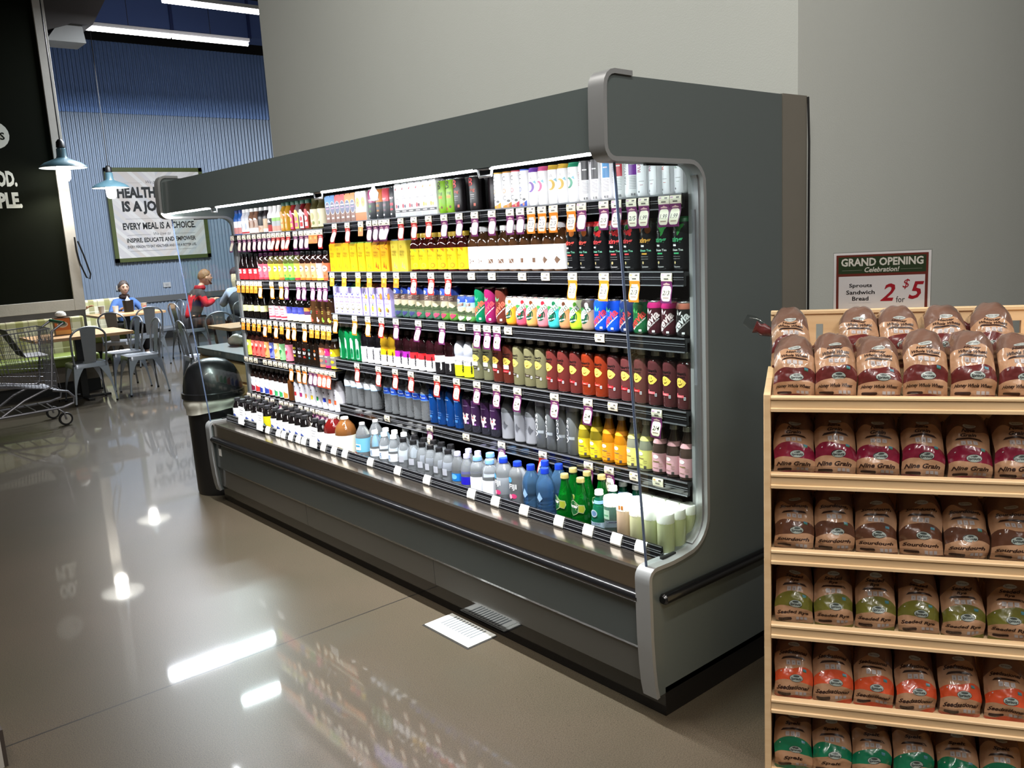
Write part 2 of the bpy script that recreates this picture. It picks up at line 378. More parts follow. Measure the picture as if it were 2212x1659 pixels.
for k, (y0, y1, yo) in enumerate(((0, .05, -1), (LEN-.05, LEN, 1))):
    ep = MB().prism(OUT, 'y', y0, y1, M_GREY).build('end_panel', cooler, smooth=0)
    band(PROF_NOSE+PROF_OPEN+PROF_CAN, y0-.006, y1+.006, .014, M_TRIM).build('edge_trim', ep, smooth=50)
    band(PROF_OPEN[3:-6], y0+.012, y1-.012, .02, M_ALU).build('edge_trim', ep, smooth=50)
    yy = y0-.012 if yo < 0 else y1+.012
    MB().tube([(-.02, yy, .428), (-.012, yy, .428), (.69, yy, .418)], [.013, .019, .019], M_BUMP, 12).build('bumper', ep)
    MB().box(.70, .856, y0-.004 if yo < 0 else y0, y1, .085, 2.064, M_DUCT).build('rear_raceway', ep, smooth=0)
    # clear side glass filling the opening out to the canopy
    gy = y0+.03
    poly = [(-.045, .536)]+PROF_OPEN[0:-1]+[(-.138, 1.838)]
    gl = MB().prism(poly, 'y', gy-.003, gy+.003, GLASS).build('glass_panel', ep, smooth=0)
    MB().tube([(-.045, gy, .536), (-.138, gy, 1.838)], .0045, mat('glass_edge', (96, 112, 140), .15, trans=.3), 6).build('glass_edge', gl)
    for bx_ in ((.03, .10, .533, .55, M_BLK), (.0, .15, 1.818, 1.84, M_BLK), (.232, .25, .95, 1.68, mat('grey_gasket', (92, 94, 98), .4))):
        MB().box(bx_[0], bx_[1], gy-.006, gy+.006, bx_[2], bx_[3], bx_[4]).build('gasket', gl, smooth=0)
# body pieces
y0, y1 = .05, LEN-.05
can = MB(); can.prism([(-.188, 1.858), (-.180, 2.044), (.80, 2.044), (.80, 1.958), (-.14, 1.958), (-.150, 1.872), (-.158, 1.866), (-.180, 1.866)], 'y', y0, y1, M_GREY)
canopy = can.build('canopy', cooler, smooth=0)
MB().box(-.180, -.152, y0, y1, 1.861, 1.866, mat('white_lamp_tray', (235, 235, 235), .3)).build('lamp_tray', canopy, smooth=0)
for a, b in ((.055, .56), (.64, 1.73), (1.83, 2.90), (3.0, 3.64)):
    MB().box(-.176, -.160, a, b, 1.852, 1.861, M_LED).build('light_strip', canopy, smooth=0)
    ld = bpy.data.lights.new('strip_light', 'AREA'); ld.shape = 'RECTANGLE'; ld.size = b-a; ld.size_y = .014; ld.energy = 22*(b-a); ld.spread = radians(92); ld.color = (.97, .985, 1)
    lo = bpy.data.objects.new('strip_light', ld); COL.objects.link(lo); lo.parent = canopy; lo.location = (-.168, (a+b)/2, 1.8505); lo.rotation_euler = (0, radians(-10), radians(0)); lo.rotation_mode = 'XYZ'
    lo.matrix_local = Matrix.Translation((-.168, (a+b)/2, 1.8505)) @ Matrix.Rotation(radians(-12), 4, 'Y') @ Matrix.Rotation(radians(90), 4, 'Z')
for y in (.598, 1.778, 2.954):
    lt = MB(); lt.tube([(-.165, y-.040, 1.865), (-.165, y-.032, 1.832), (-.165, y+.032, 1.832), (-.165, y+.040, 1.865)], .005, M_ALU, 8)
    lt.box(-.180, -.13, y-.05, y+.05, 1.856, 1.866, M_BLK); lt.build('curtain_latch', canopy)
sn = MB().lathe([(.0, -.035), (.014, -.03), (.02, 0), (.014, .01), (.004, .03)], mat('white_plastic', (225, 225, 228), .4), 12, (-.1, 1.42, 1.83)); sn.tube([(-.1, 1.42, 1.85), (-.1, 1.42, 1.9)], .003, M_BLK, 6); sn.build('temperature_sensor', canopy)
MB().box(-.115, .80, y0, y1, 1.935, 1.957, M_BLK).build('inner_ceiling', cooler, smooth=0)
MB().box(.79, .80, y0, y1, .49, 1.93, M_BLK).box(.80, .856, y0, y1, .085, 2.0, M_GREY).build('back_panel', cooler, smooth=0)
AZ = [1.709, 1.425, 1.187, .937, .695]; BZ = [1.733, 1.480, 1.257, 1.006, .757]
SHX = .222
M_SH = mat('black_shelf_metal', (15, 15, 16), .22, coat=.3); M_CHN = mat('price_channel_black', (20, 20, 22), .12, coat=.6); M_LINE = mat('channel_highlight_grey', (120, 122, 126), .25, metal=.5)
for (ya, yb, zs) in ((2.452, y1-.002, AZ), (.056, 2.440, BZ)):
    for z in zs:
        sh = MB().box(SHX, .79, ya, yb, z-.014, z, M_SH).build('shelf', cooler, smooth=0)
        ch = MB().box(SHX-.012, SHX, ya, yb, z-.046, z+.002, M_CHN)
        ch.box(SHX-.015, SHX-.011, ya, yb, z-.002, z+.003, M_LINE).box(SHX-.014, SHX-.0115, ya, yb, z-.019, z-.0165, M_LINE).box(SHX-.014, SHX-.0115, ya, yb, z-.026, z-.0245, M_LINE).box(SHX-.016, SHX-.0115, ya, yb, z-.047, z-.043, M_LINE)
        ch.build('price_channel', sh, smooth=0)
DZ = .510
MB().box(.069, .79, y0, y1, DZ-.02, DZ, mat('dark_deck', (52, 54, 56), .25, metal=.4)).build('deck_pan', cooler, smooth=0)
r_ = MB().prism([(.044, .531), (.046, .536), (.058, .572), (.064, .574), (.068, .531)], 'y', y0, y1, M_CHN)
for q in (.05, .42, .60, .97):
    xx, zz = .046+.012*q, .536+.036*q
    r_.box(xx-.0022, xx+.0005, y0, y1, zz-.001, zz+.0012, M_LINE)
r_.build('front_price_rail', cooler, smooth=0)
MB().prism([(.068, .531), (-.044, .531), (-.051, .524), (-.051, .440), (.068, .440)], 'y', y0, y1, M_STEEL).build('stainless_front_rail', cooler, smooth=0)
MB().tube([(-.056, y0+.002, .428), (-.056, y1-.002, .428)], .019, M_BUMP, 14).build('bumper', cooler)
MB().prism([(-.050, .440), (-.050, .25), (-.044, .238), (-.01, .238), (-.01, .439)], 'y', y0, y1, M_GREY2).build('upper_front_panel', cooler, smooth=0)
lp = MB()
for a, b in ((y0, 1.276), (1.279, 2.47), (2.473, y1)): lp.prism([(-.036, .238), (-.032, .115), (-.02, .105), (-.0, .105), (-.0, .238)], 'y', a, b, mat('warm_grey_enamel', (74, 75, 73), .14, coat=.5))
lp.build('lower_front_panel', cooler, smooth=0)
MB().box(0, .85, 0.0, LEN, 0, .105, M_BLKG).build('kick_plate', cooler, smooth=0)
MB().box(0.0, .79, y0, y1, .105, DZ-.02, M_BLK).build('tub', cooler, smooth=0)
pl = MB().box(-.0515, -.05, 3.555, 3.595, .33, .375, C('w')).box(-.0518, -.05, 3.558, 3.590, .385, .405, C('k')); pl.build('data_plate', cooler, smooth=0)
# wire clipped to the wall beside the case
tag(MB().tube([(WX-.006, -.012, 0.02), (WX-.006, -.012, 1.2), (WX-.006, -.013, 1.9), (WX-.006, -.008, 2.06)], .004, M_BLK, 6).build('power_cable'), 'thin black cable running up beside the back edge of the cooler', 'cable')
# floor drain half under the kick plate
t = thing('floor_drain', 'white slotted floor drain cover partly under the cooler', 'drain', (-.02, 1.03, 0))
wp = mat('white_plastic_drain', (216, 218, 212), .4)
d_ = MB().box(-.148, -.0, -.152, .152, .0005, .006, wp); d_.build('frame', t, bevel=.002)
g_ = MB().box(-.125, -.005, -.135, .135, .006, .009, wp)
for k in range(11):
    yy = -.10+k*.02; g_.box(-.10, -.012, yy-.004, yy+.004, .0088, .0096, mat('slot_shade', (92, 98, 100), .8))  # slots are thin strips, the shade inside them painted grey
g_.build('grate', t, bevel=.001)
d2 = MB().box(-.156, .0, -.160, .160, .0003, .0012, mat('drain_gap', (30, 28, 25), .9)); d2.build('rim', t, smooth=0)
# ------------------------------------------------------------------ products in the case
def proj_x(P):
    d = Vector(P)-CAM; return 1106+FPX*d.dot(rt)/d.dot(fw)
def solve_y(px, X, z):
    lo, hi = -1.2, 4.2        # px falls as Y grows
    for _ in range(40):
        m = (lo+hi)/2
        if proj_x((X, m, z)) > px: lo = m
        else: hi = m
    return (lo+hi)/2
SILV = mat('can_silver', (200, 200, 202), .25, metal=.9)
PET = mat('clear_pet_water', (236, 243, 248), .02, trans=.88, ior=1.3, coat=.4)
PETB = mat('blue_pet_water', (130, 190, 248), .03, trans=.9, ior=1.3, coat=.4)
PETG = mat('green_glass_bottle', (10, 140, 40), .03, trans=.8, ior=1.4)
PETS = mat('teal_glass_bottle', (40, 160, 120), .04, trans=.75, ior=1.4)
def LQ(name, col, r=.07): return mat(name, tuple(255*((x/255)**2.2*.62)**(1/2.2) for x in col), r, coat=.6)
PR = {  # unit profiles (radius, height) of bottle bodies up to the neck top
 'juice': [(.86, 0), (.97, .012), (1, .04), (1, .60), (.96, .68), (.80, .76), (.58, .83), (.50, .87), (.48, .93)],
 'tall': [(.86, 0), (.98, .012), (1, .03), (1, .76), (.96, .80), (.82, .835), (.55, .86), (.46, .875), (.45, .93)],
 'wide': [(.88, 0), (.98, .012), (1, .04), (1, .66), (.97, .71), (.86, .77), (.72, .82), (.66, .85), (.64, .93)],
 'vit': [(.84, 0), (.98, .012), (1, .03), (1, .46), (.93, .50), (.93, .52), (1, .56), (1, .64), (.92, .74), (.72, .82), (.56, .86), (.52, .92)],
 'soda': [(.86, 0), (.97, .01), (1, .04), (1, .42), (.96, .5), (.82, .62), (.62, .75), (.46, .86), (.42, .95)],
 'pear': [(.80, 0), (.95, .01), (1, .06), (1, .22), (.98, .34), (.86, .50), (.66, .66), (.46, .80), (.36, .90), (.34, .96)],
 'rib': [(.80, 0), (.94, .012)]+[(1-.085*(k % 2), .03+.036*k) for k in range(13)]+[(1, .50), (1, .66), (.96, .70), (.80, .78), (.52, .87), (.44, .90), (.40, .94)],
 'pet': [(.82, 0), (.95, .012), (1, .05), (1, .30), (.95, .36), (.97, .42), (1, .56), (.98, .66), (.84, .77), (.56, .87), (.42, .91), (.40, .95)],
 'box': [(.88, 0), (.98, .012), (1, .03), (1, .72), (.97, .76), (.9, .80), (.62, .87), (.46, .90), (.42, .95)],
 'voss': [(.96, 0), (1, .008), (1, .83)],
 'dom': [(.85, 0), (.97, .012), (1, .05), (1, .62), (.93, .70), (.74, .76), (.62, .80), (.60, .86), (.5, .92)],
}
def bottle(name, prof, H, R, body, cap, caph=.07, capr=.5, label=None, items=(), seg=18, neck=None, band2=None):
    """label (z0,z1,material) fractions of H. items use metres, v from base"""
    t = thing(name)
    P = [(r*R, z*H) for r, z in PR[prof]]
    b = MB()
    if neck: b.lathe(P, lambda z: neck[1] if z > neck[0]*H else body, seg)
    else: b.lathe(P, body, seg)
    if items and not label: art(b, items, cyl(R)); items = ()
    ob = b.build('bottle_body', t, smooth=50)
    zt = P[-1][1]-.004
    c = MB(); cr = capr*R; hh = H-zt
    c.lathe([(cr, 0), (cr, hh*.82), (cr*.93, hh), (0, hh)], cap, 14, (0, 0, zt))
    if caph: c.lathe([(cr*1.04, -.004), (cr*1.04, .001), (cr, .0012)], cap, 14, (0, 0, zt))
    c.build('cap', t, smooth=40)
    if label or items:
        lb = MB()
        if label:
            z0, z1, lm = label; RR = R*1.012
            if callable(lm): lb.lathe([(RR, z0*H)]+[(RR, (z0+(z1-z0)*q/8)*H) for q in range(1, 8)]+[(RR, z1*H)], lm, seg)
            else: lb.lathe([(RR, z0*H), (RR, z1*H)], lm, seg)
            # open ends only: drop caps
            for _ in range(2): lb.f.pop(); lb.m.pop()
        art(lb, items, cyl(R*1.012 if label else R))
        lb.build('label', t, smooth=50)
    if band2:
        z0, z1, lm, rr = band2; q = MB(); q.lathe([(rr[0]*R*1.02, z0*H), (rr[1]*R*1.02, z1*H)], lm, seg)
        for _ in range(2): q.f.pop(); q.m.pop()
        q.build('neck_label', t, smooth=50)
    return t
def can(name, H, R, bands, items=(), lid=SILV, seg=20):
    t = thing(name)
    P = [(R*.76, 0), (R*.9, .004), (R, .013)]
    zs = sorted(set([b[0]*H for b in bands if .02 < b[0] < .88]+[H*.3, H*.6]))
    P += [(R, z) for z in zs]+[(R, H-.017), (R*.86, H-.004)]
    def pick(z):
        m = bands[0][1]
        for f, mm in bands:
            if z >= f*H: m = mm
        return m
    b = MB(); b.lathe(P, pick, seg); art(b, items, cyl(R)); b.build('can_body', t, smooth=50)
    l = MB(); l.lathe([(R*.87, H-.005), (R*.90, H-.001), (R*.88, H), (R*.80, H-.001), (R*.78, H-.005), (0, H-.005)], lid, seg)
    l.box(-.006, .006, -.012, .008, H-.005, H-.0035, lid); l.build('lid', t, smooth=40)
    return t
def carton(name, W, D, H, m, items=(), top='flat', capm=None, side=None, topm=None):
    t = thing(name)
    b = MB(); c = .004
    pts = [(-W/2+c, -D/2), (W/2-c, -D/2), (W/2, -D/2+c), (W/2, D/2-c), (W/2-c, D/2), (-W/2+c, D/2), (-W/2, D/2-c), (-W/2, -D/2+c)]
    h1 = H if top == 'flat' else H*.88
    b.prism(pts, 'z', 0, h1, m)
    if top == 'slant':
        b.add([(-W/2, -D/2, h1), (W/2, -D/2, h1), (W/2, D/2, h1), (-W/2, D/2, h1), (-W/2, D*.1, H), (W/2, D*.1, H), (W/2, D/2, H), (-W/2, D/2, H)],
              [(0, 1, 5, 4), (4, 5, 6, 7), (1, 2, 6, 5), (2, 3, 7, 6), (3, 0, 4, 7)], topm or m)
    art(b, items, flat(-D/2), 1)
    b.build('carton_body', t, smooth=0)
    if capm:
        cc = MB()
        if top == 'slant': cc.lathe([(W*.30, 0), (W*.30, .012), (W*.26, .014), (0, .014)], capm, 14, (0, 0, h1+(H-h1)*.45))
        else: cc.box(-W*.42, W*.42, -D*.42, D*.42, H-.0005, H+.006, capm)
        cc.build('cap', t, smooth=40)
    return t
# ---- art snippets
def zevia(txt, fg, leaf, hh, R):
    return [('p', [(-.010+a, hh*.62+b) for a, b in ((0, 0), (-.006, .010), (-.002, .022), (.004, .012))], leaf), ('p', [(-.004+a, hh*.62+b) for a, b in ((0, 0), (.006, .006), (.010, .016), (.001, .010))], leaf),
            ('t', txt, .0, hh*.45, .026, fg, {'rot': 44, 'bold': .03, 'sh': .15, 'w': .078}), ('r', -.018, hh*.16, -.014, hh*.17, C('w')), ('t', 'ZERO CALORIE SODA', .008, hh*.33, .0045, C('w'), {'rot': 42}), ('r', .006, hh*.10, .016, hh*.16, C(225, 225, 225))]
def hansen(fg, top):
    return [('e', .001, .052, .0235, .025, C(20, 70, 48)), ('e', -.001, .055, .010, .011, fg), ('e', -.006, .082, .015, .007, C(60, 140, 70)),
            ('t', "HANSEN'S", .000, .064, .023, C(25, 90, 60), {'rot': 40, 'bold': .09, 'w': .078, 'sh': .1}), ('t', "HANSEN'S", .000, .064, .021, C('w'), {'rot': 40, 'bold': .03, 'w': .074, 'sh': .1}),
            ('t', 'SINCE 1935', .004, .036, .005, C('w'), {'rot': 12}), ('r', -.016, .012, -.006, .014, C(60, 60, 60)), ('e', .017, .098, .007, .009, top)]
def lemonade_art(diet, ban):
    f = [('t', "Hubert's", -.002, .128, .010, C(22, 16, 16), {'bold': .03, 'sh': .2}), ('t', 'LEMONADE', -.002, .116, .0055, C(22, 16, 16), {'bold': .03}),
         ('p', [(-.020, .098), (-.016, .108), (-.006, .113), (.006, .110), (.016, .102), (.021, .096), (.016, .088), (.006, .080), (-.006, .078), (-.016, .084)], C(246, 214, 96)),
         ('r', -.009, .096, -.007, .104, C('k')), ('r', -.001, .097, .001, .105, C('k')),
         ('p', [(-.010, .092), (-.005, .088), (.003, .090), (.008, .096), (.003, .0885), (-.005, .0855)], C(120, 80, 20))]
    if diet: f += [('r', -.018, .064, .012, .080, C('w')), ('t', 'Diet', -.003, .072, .011, C('k') if diet == 1 else C(230, 70, 90), {'sh': .15})]
    z = .044 if not diet else .05
    f += [('r', -.019, z, .012, z+.009, ban), ('r', -.010, z+.003, .005, z+.0045, C(235, 225, 215)), ('r', .012, z-.008, .019, z+.003, C(215, 218, 222)), ('r', .0135, z-.006, .0175, z+.001, C(110, 112, 118)), ('e', -.014, z+.012, .003, .003, ban)]
    return f
def xing(fruit, fg, kind):
    f = []
    if kind == 'leaf':
        for a, b, c in ((-.004, .150, 30), (.010, .140, -20), (.016, .148, -50)):
            q = radians(c); f.append(('p', [(a+x*cos(q)-y*sin(q), b+x*sin(q)+y*cos(q)) for x, y in ((0, .014), (-.006, .004), (-.004, -.016), (0, -.024), (.005, -.014), (.006, .004))], fruit))
    elif kind == 'peach': f += [('e', .012, .142, .011, .013, fruit), ('p', [(.002, .156), (.012, .150), (.024, .158), (.014, .164)], C(50, 130, 50)), ('e', -.024, .144, .006, .012, fruit)]
    else:
        f += [('e', a, b, .0058, .0065, fruit) for a, b in ((-.020, .138), (-.006, .139), (.008, .138), (.016, .142), (.001, .133), (.013, .130))]
        f += [('p', [(-.008, .150), (.002, .146), (.010, .150), (.022, .146), (.024, .158), (.006, .164), (-.004, .158)], C(50, 140, 60))]
    f += [('t', '\u8336', -.012, .132, .009, C('w'), {'bold': .02}),
          ('t', 'xing', -.004, .104, .022, fg, {'bold': .04, 'sh': .2, 'w': .050}), ('t', 'tea', -.010, .088, .008, C('w'), {'bold': .03, 'sh': .2}),
          ('t', 'Green Tea', .0, .072, .0075, C(120, 200, 165) if kind != 'leaf' else C(215, 225, 218), {'bold': .03, 'w': .046}),
          ('r', -.014, .058, .008, .063, fg), ('r', -.018, .042, .012, .043, C(150, 150, 150)), ('r', -.018, .050, .012, .051, C(150, 150, 150)), ('e', -.008, .030, .004, .005, C(190, 170, 120)), ('r', -.012, .014, .012, .017, C(150, 150, 150))]
    return f
def mate(sp):
    return [('e', -.010, .118, .006, .006, C(150, 110, 20)), ('e', -.010, .118, .003, .004, C(250, 215, 60)), ('t', 'YERBA', -.002, .094, .0105, C(120, 88, 14), {'w': .040}), ('t', 'MATE', -.004, .080, .0105, C(120, 88, 14), {'w': .034}),
            ('r', -.018, .068, .014, .0688, C(150, 110, 20)), ('p', [(-.012, .02), (-.004, .05), (.004, .02)], sp), ('p', [(.006, .015), (.013, .04), (.020, .012)], sp)]
CREAM = C(236, 232, 196)
K = {}
def kind(key, desc, plural, cat, half, dep, fn): K[key] = dict(desc=desc, plural=plural, cat=cat, half=half, dep=dep, fn=fn)
def ink(*c): return C(*c)
W_ = C(240, 240, 238); BK = C(20, 20, 22)
# --- top shelf, left bay
def milk(cap, up, lab, art_=()): return lambda: bottle('drink_bottle', 'dom', .155, .028, up, cap, .05, .56, (.05, .55, lab), art_)
kind('bluetub', 'blue and white bottle with dark blue shoulder', 'blue topped bottles', 'bottle', .028, .028, milk(C(30, 60, 130), C(40, 100, 190), lambda z: C(225, 150, 145) if z < .045 else W_))
kind('cw1', 'milky white bottle with white cap', 'white capped bottles', 'bottle', .028, .028, milk(W_, C(222, 224, 232), lambda z: W_ if z > .02 else C(205, 50, 50), [('e', 0, .05, .01, .02, C(210, 220, 235))]))
kind('cw2', 'white capped bottle of light brown drink', 'brown drink bottles', 'bottle', .028, .028, milk(W_, LQ('latte', (150, 108, 84)), lambda z: C(205, 178, 160) if z > .04 else C(228, 240, 240), [('e', 0, .06, .012, .02, C(140, 96, 70))]))
kind('cw3', 'white capped bottle with black label', 'black label bottles', 'bottle', .028, .028, milk(W_, C(30, 26, 28), lambda z: C(32, 28, 30) if z > .045 else C(232, 206, 180), [('p', [(-.02, .03), (.0, .05), (.02, .03), (.0, .012)], C(215, 165, 140))]))
kind('cw4', 'white capped bottle with cream panel on black', 'cream panel bottles', 'bottle', .028, .028, milk(W_, C(38, 28, 30), lambda z: C(226, 196, 160) if z > .03 else C(245, 245, 245)))
kind('cw5', 'white capped bottle with red and black label', 'red label bottles', 'bottle', .028, .028, milk(W_, C(240, 236, 236), lambda z: C(190, 40, 38) if z < .05 else C(40, 30, 30), [('p', [(-.015, .06), (0, .08), (.015, .06)], W_)]))
kind('gband', 'white bottle with pale green band and grey label', 'green band bottles', 'bottle', .028, .028, milk(W_, W_, lambda z: C(160, 215, 110) if z > .07 else (C(196, 204, 208) if z > .035 else C(232, 178, 156))))
def tallj(cap, liq, lab, ac): return lambda: bottle('juice_bottle', 'juice', .165, .0285, liq, cap, .05, .62, None, [('p', [(-.017, .012), (.017, .012), (.017, .095), (.008, .115), (-.008, .115), (-.017, .095)], lab), ('e', 0, .065, .011, .013, ac), ('r', -.012, .022, .012, .045, ac)])
DG = mat('dark_green_cap', (10, 62, 44), .4)
for k, d, lq, lab, ac in (('tj1', 'green capped orange juice with orange label', (222, 166, 40), (248, 160, 70), (250, 210, 150)), ('tj3', 'green capped red juice with magenta label', (170, 40, 40), (232, 90, 150), (250, 225, 120)),
                      ('tj4', 'green capped grey juice with yellow label', (140, 120, 120), (248, 226, 90), (240, 120, 160)), ('tj5', 'green capped dark red juice with white label', (110, 14, 20), (245, 235, 235), (220, 60, 60)), ('tj6', 'green capped brown juice with red label', (120, 60, 30), (222, 60, 62), (245, 230, 225))):
    kind(k, d, 'green capped juices', 'bottle', .0285, .0285, tallj(DG, LQ('liq_'+k, lq), ink(*lab), ink(*ac)))
kind('jar', 'glass bottle with cream label and olive cap', 'cream label bottles', 'bottle', .034, .034, lambda: bottle('glass_bottle', 'wide', .165, .034, LQ('olive_liq', (78, 72, 34)), C(70, 72, 40), .05, .62, (.08, .66, C(236, 226, 188)), [('e', .0, .07, .014, .02, C(196, 190, 130)), ('e', .008, .035, .008, .010, C(150, 160, 90)), ('p', [(-.02, .03), (-.01, .045), (0, .03), (-.01, .02)], C(222, 150, 100))]))
# --- top shelf, right bay
for k, d, tc in (('ch1', 'brown carton with blue top and round badge', (60, 140, 215)), ('ch2', 'brown carton with red top and round badge', (215, 40, 48)), ('ch3', 'brown carton with orange top and round badge', (240, 150, 50))):
    kind(k, d, 'brown milk cartons', 'carton', .027, .027, (lambda tc: lambda: carton('milk_carton', .052, .052, .137, C(118, 72, 52), [('r', -.026, .085, .026, .137, C(*tc)), ('e', 0, .078, .024, .034, W_), ('e', 0, .078, .0225, .032, C(62, 66, 108)), ('r', -.014, .088, .014, .094, W_), ('r', -.014, .074, .014, .078, C(230, 150, 190)), ('r', -.010, .022, .012, .030, W_)], capm=C(*tc)))(tc))
kind('pko', 'white and lime carton with orange base', 'lime topped cartons', 'carton', .027, .027, lambda: carton('drink_carton', .052, .052, .14, C(238, 242, 236), [('e', 0, .092, .018, .024, C(190, 222, 60)), ('p', [(-.006, .09), (0, .10), (.006, .09), (0, .082)], C(225, 90, 40)), ('r', -.026, 0, .026, .042, C(250, 120, 45)), ('r', -.026, .042, .026, .060, C(200, 225, 190))], capm=C(225, 235, 215)))
for k, d, tc, ac in (('en1', 'dark energy can with magenta top', (190, 60, 130), (60, 120, 60)), ('en2', 'dark energy can with orange top', (245, 150, 60), (170, 110, 40)), ('en3', 'dark energy can with coral red top', (238, 80, 96), (120, 90, 100)), ('en4', 'plain dark grey energy can with red flash', (58, 60, 66), (240, 60, 80))):
    kind(k, d, 'dark energy cans', 'can', .033, .033, (lambda tc, ac: lambda: can('energy_can', .149, .032, [(0, C(58, 62, 66)), (.56, C(*tc))], [('t', 'ENERGY', -.002, .095, .009, C(250, 235, 240), {'bold': .02, 'w': .04}), ('r', -.016, .060, .014, .072, C(*ac)), ('r', -.012, .038, .012, .046, C(*ac)), ('r', -.008, .016, .004, .024, W_)]))(tc, ac))
for k, d, a, b in (('sv1', 'slim white carton with dark berries', (190, 30, 60), (50, 50, 90)), ('sv2', 'slim white carton with red cherry', (220, 40, 60), (110, 20, 50)), ('sv3', 'slim white carton with orange slice', (250, 180, 70), (250, 200, 110))):
    kind(k, d, 'slim white cartons', 'carton', .029, .03, (lambda a, b: lambda: carton('slim_carton', .056, .056, .150, C(238, 236, 240), [('r', -.028, .022, .028, .034, C(50, 50, 54)), ('r', -.024, .002, .024, .020, C(196, 198, 202)), ('r', -.020, .026, .012, .030, W_), ('e', -.010, .052, .008, .010, C(*a)), ('e', .006, .050, .007, .008, C(*b)), ('r', -.014, .084, .010, .0865, C(120, 120, 126)), ('r', -.012, .094, .006, .096, C(150, 150, 156)), ('p', [(-.016, .128), (-.004, .138), (-.008, .124)], C(*a))], capm=C(205, 205, 210)))(a, b))
kind('bg1', 'lime green tall can with black lettering', 'lime green cans', 'can', .0285, .0285, lambda: can('tall_can', .148, .028, [(0, C(140, 196, 40))], [('t', 'B', -.004, .122, .034, BK, {'sh': .15, 'bold': .0}), ('t', 'ing', .004, .088, .016, BK, {'sh': .1}), ('r', -.012, .066, .012, .078, C(220, 150, 40)), ('e', -.012, .020, .005, .007, C(190, 60, 40)), ('e', .008, .028, .005, .006, C(120, 80, 50))]))
kind('bg2', 'black tall can with red lettering', 'black lettered cans', 'can', .0285, .0285, lambda: can('tall_can', .148, .028, [(0, C(26, 22, 24))], [('t', 'B', -.006, .122, .034, C(222, 60, 60), {'sh': .15}), ('t', 'ing', .003, .088, .017, C(238, 96, 70), {'sh': .1}), ('r', -.010, .068, .010, .070, C(210, 210, 210)), ('r', -.010, .060, .010, .062, C(160, 160, 160)), ('r', -.010, .052, .010, .054, C(160, 160, 160)), ('r', .006, .022, .015, .034, C(220, 110, 90))]))
kind('bg3', 'plain black tall can set back in shadow', 'plain black cans', 'can', .0285, .0285, lambda: can('tall_can', .146, .028, [(0, C(24, 12, 16))], []))
def cocozia(tc): return lambda: can('slim_can', .146, .027, [(0, C(246, 246, 246)), (.93, C(*tc))], [('p', [(-.024, .0), (.024, .0), (.024, .026), (.008, .016), (-.024, .010)], C(*tc))]+[('t', t_, -.006, z, .018, c_, {'bold': -.0}) for t_, z, c_ in (('C', .118, BK), ('O', .070, C(*tc)), ('C', .042, BK))]+[('r', -.010, .093, -.002, .0955, BK), ('e', .012, .030, .007, .005, C(120, 120, 120)), ('r', .006, .006, .014, .018, C(250, 160, 120))], lid=C(*tc))
for k, d, tc in (('cz1', 'slim white can with yellow gold rim', (236, 178, 40)), ('cz2', 'slim white can with brown gold rim', (206, 140, 30)), ('cz3', 'slim white can with red rim and red ring', (205, 40, 70)), ('cz4', 'slim white can with blue rim and blue ring', (40, 90, 205))):
    kind(k, d, 'slim white coconut cans', 'can', .0275, .0275, cocozia(tc))
def tiesta(tc): return lambda: can('slim_can', .147, .028, [(0, C(248, 248, 248)), (.92, C(*tc))], [('t', 'IA', -.002, .108, .012, C(190, 190, 190)), ('e', -.004, .074, .018, .020, C(*tc)), ('e', -.010, .074, .013, .015, C(250, 250, 250)), ('p', [(.008, .092), (.018, .098), (.022, .084)], C(150, 220, 235)), ('r', -.022, .012, -.020, .030, C(120, 120, 120))], lid=C(*tc))
for k, d, tc in (('ti1', 'white can with purple rim and purple swirl', (110, 60, 170)), ('ti2', 'white can with pink rim and pink swirl', (228, 90, 150)), ('ti3', 'white can with gold rim and yellow swirl', (226, 184, 60)), ('ti4', 'white can with green rim and green swirl', (20, 150, 110))):
    kind(k, d, 'white swirl cans', 'can', .0285, .0285, tiesta(tc))
def aid(word, tc, fg): return lambda: can('slim_can', .147, .0285, [(0, C(240, 240, 242))], [('r', -.001, .078, .027, .146, C(*tc)), ('t', word, -.018, .085, .0115, fg, {'rot': 90, 'sx': 1.0})]+[('r', .001, .070-.0055*q, .024, .0715-.0055*q, C(170, 172, 178)) for q in range(8)]+[('r', .004, .112, .020, .116, C(235, 235, 235)), ('r', .006, .008, .012, .016, C(150, 150, 150)), ('r', .015, .008, .021, .016, C(150, 150, 150))])
kind('ad1', 'white can with black panel and silver lid', 'white panel cans', 'can', .029, .029, aid('FITAID', (52, 50, 54), C(150, 60, 80)))
kind('ad2', 'white can with bright blue panel', 'white panel cans', 'can', .029, .029, aid('FOCUSAID', (20, 140, 205), C(70, 74, 80)))
kind('ad3', 'white can with bright red panel', 'white panel cans', 'can', .029, .029, aid('LIFEAID', (226, 40, 62), C(70, 70, 74)))
kind('ad4', 'white can with purple panel', 'white panel cans', 'can', .029, .029, aid('PARTYAID', (150, 66, 190), C(70, 70, 74)))
def runa(fg): return lambda: can('slim_can', .151, .0285, [(0, C(238, 238, 242))], [('t', 'RUNA', -.008, .112, .0145, C(*fg), {'rot': 90, 'bold': .015, 'w': .058}), ('r', -.010, .052, .010, .0535, C(150, 150, 150)), ('r', -.006, .040, .006, .0415, C(*fg)), ('e', -.010, .018, .0035, .0035, C(130, 130, 134)), ('p', [(.020, .01), (.021, .01), (.021, .14), (.020, .14)], C(160, 160, 164))])
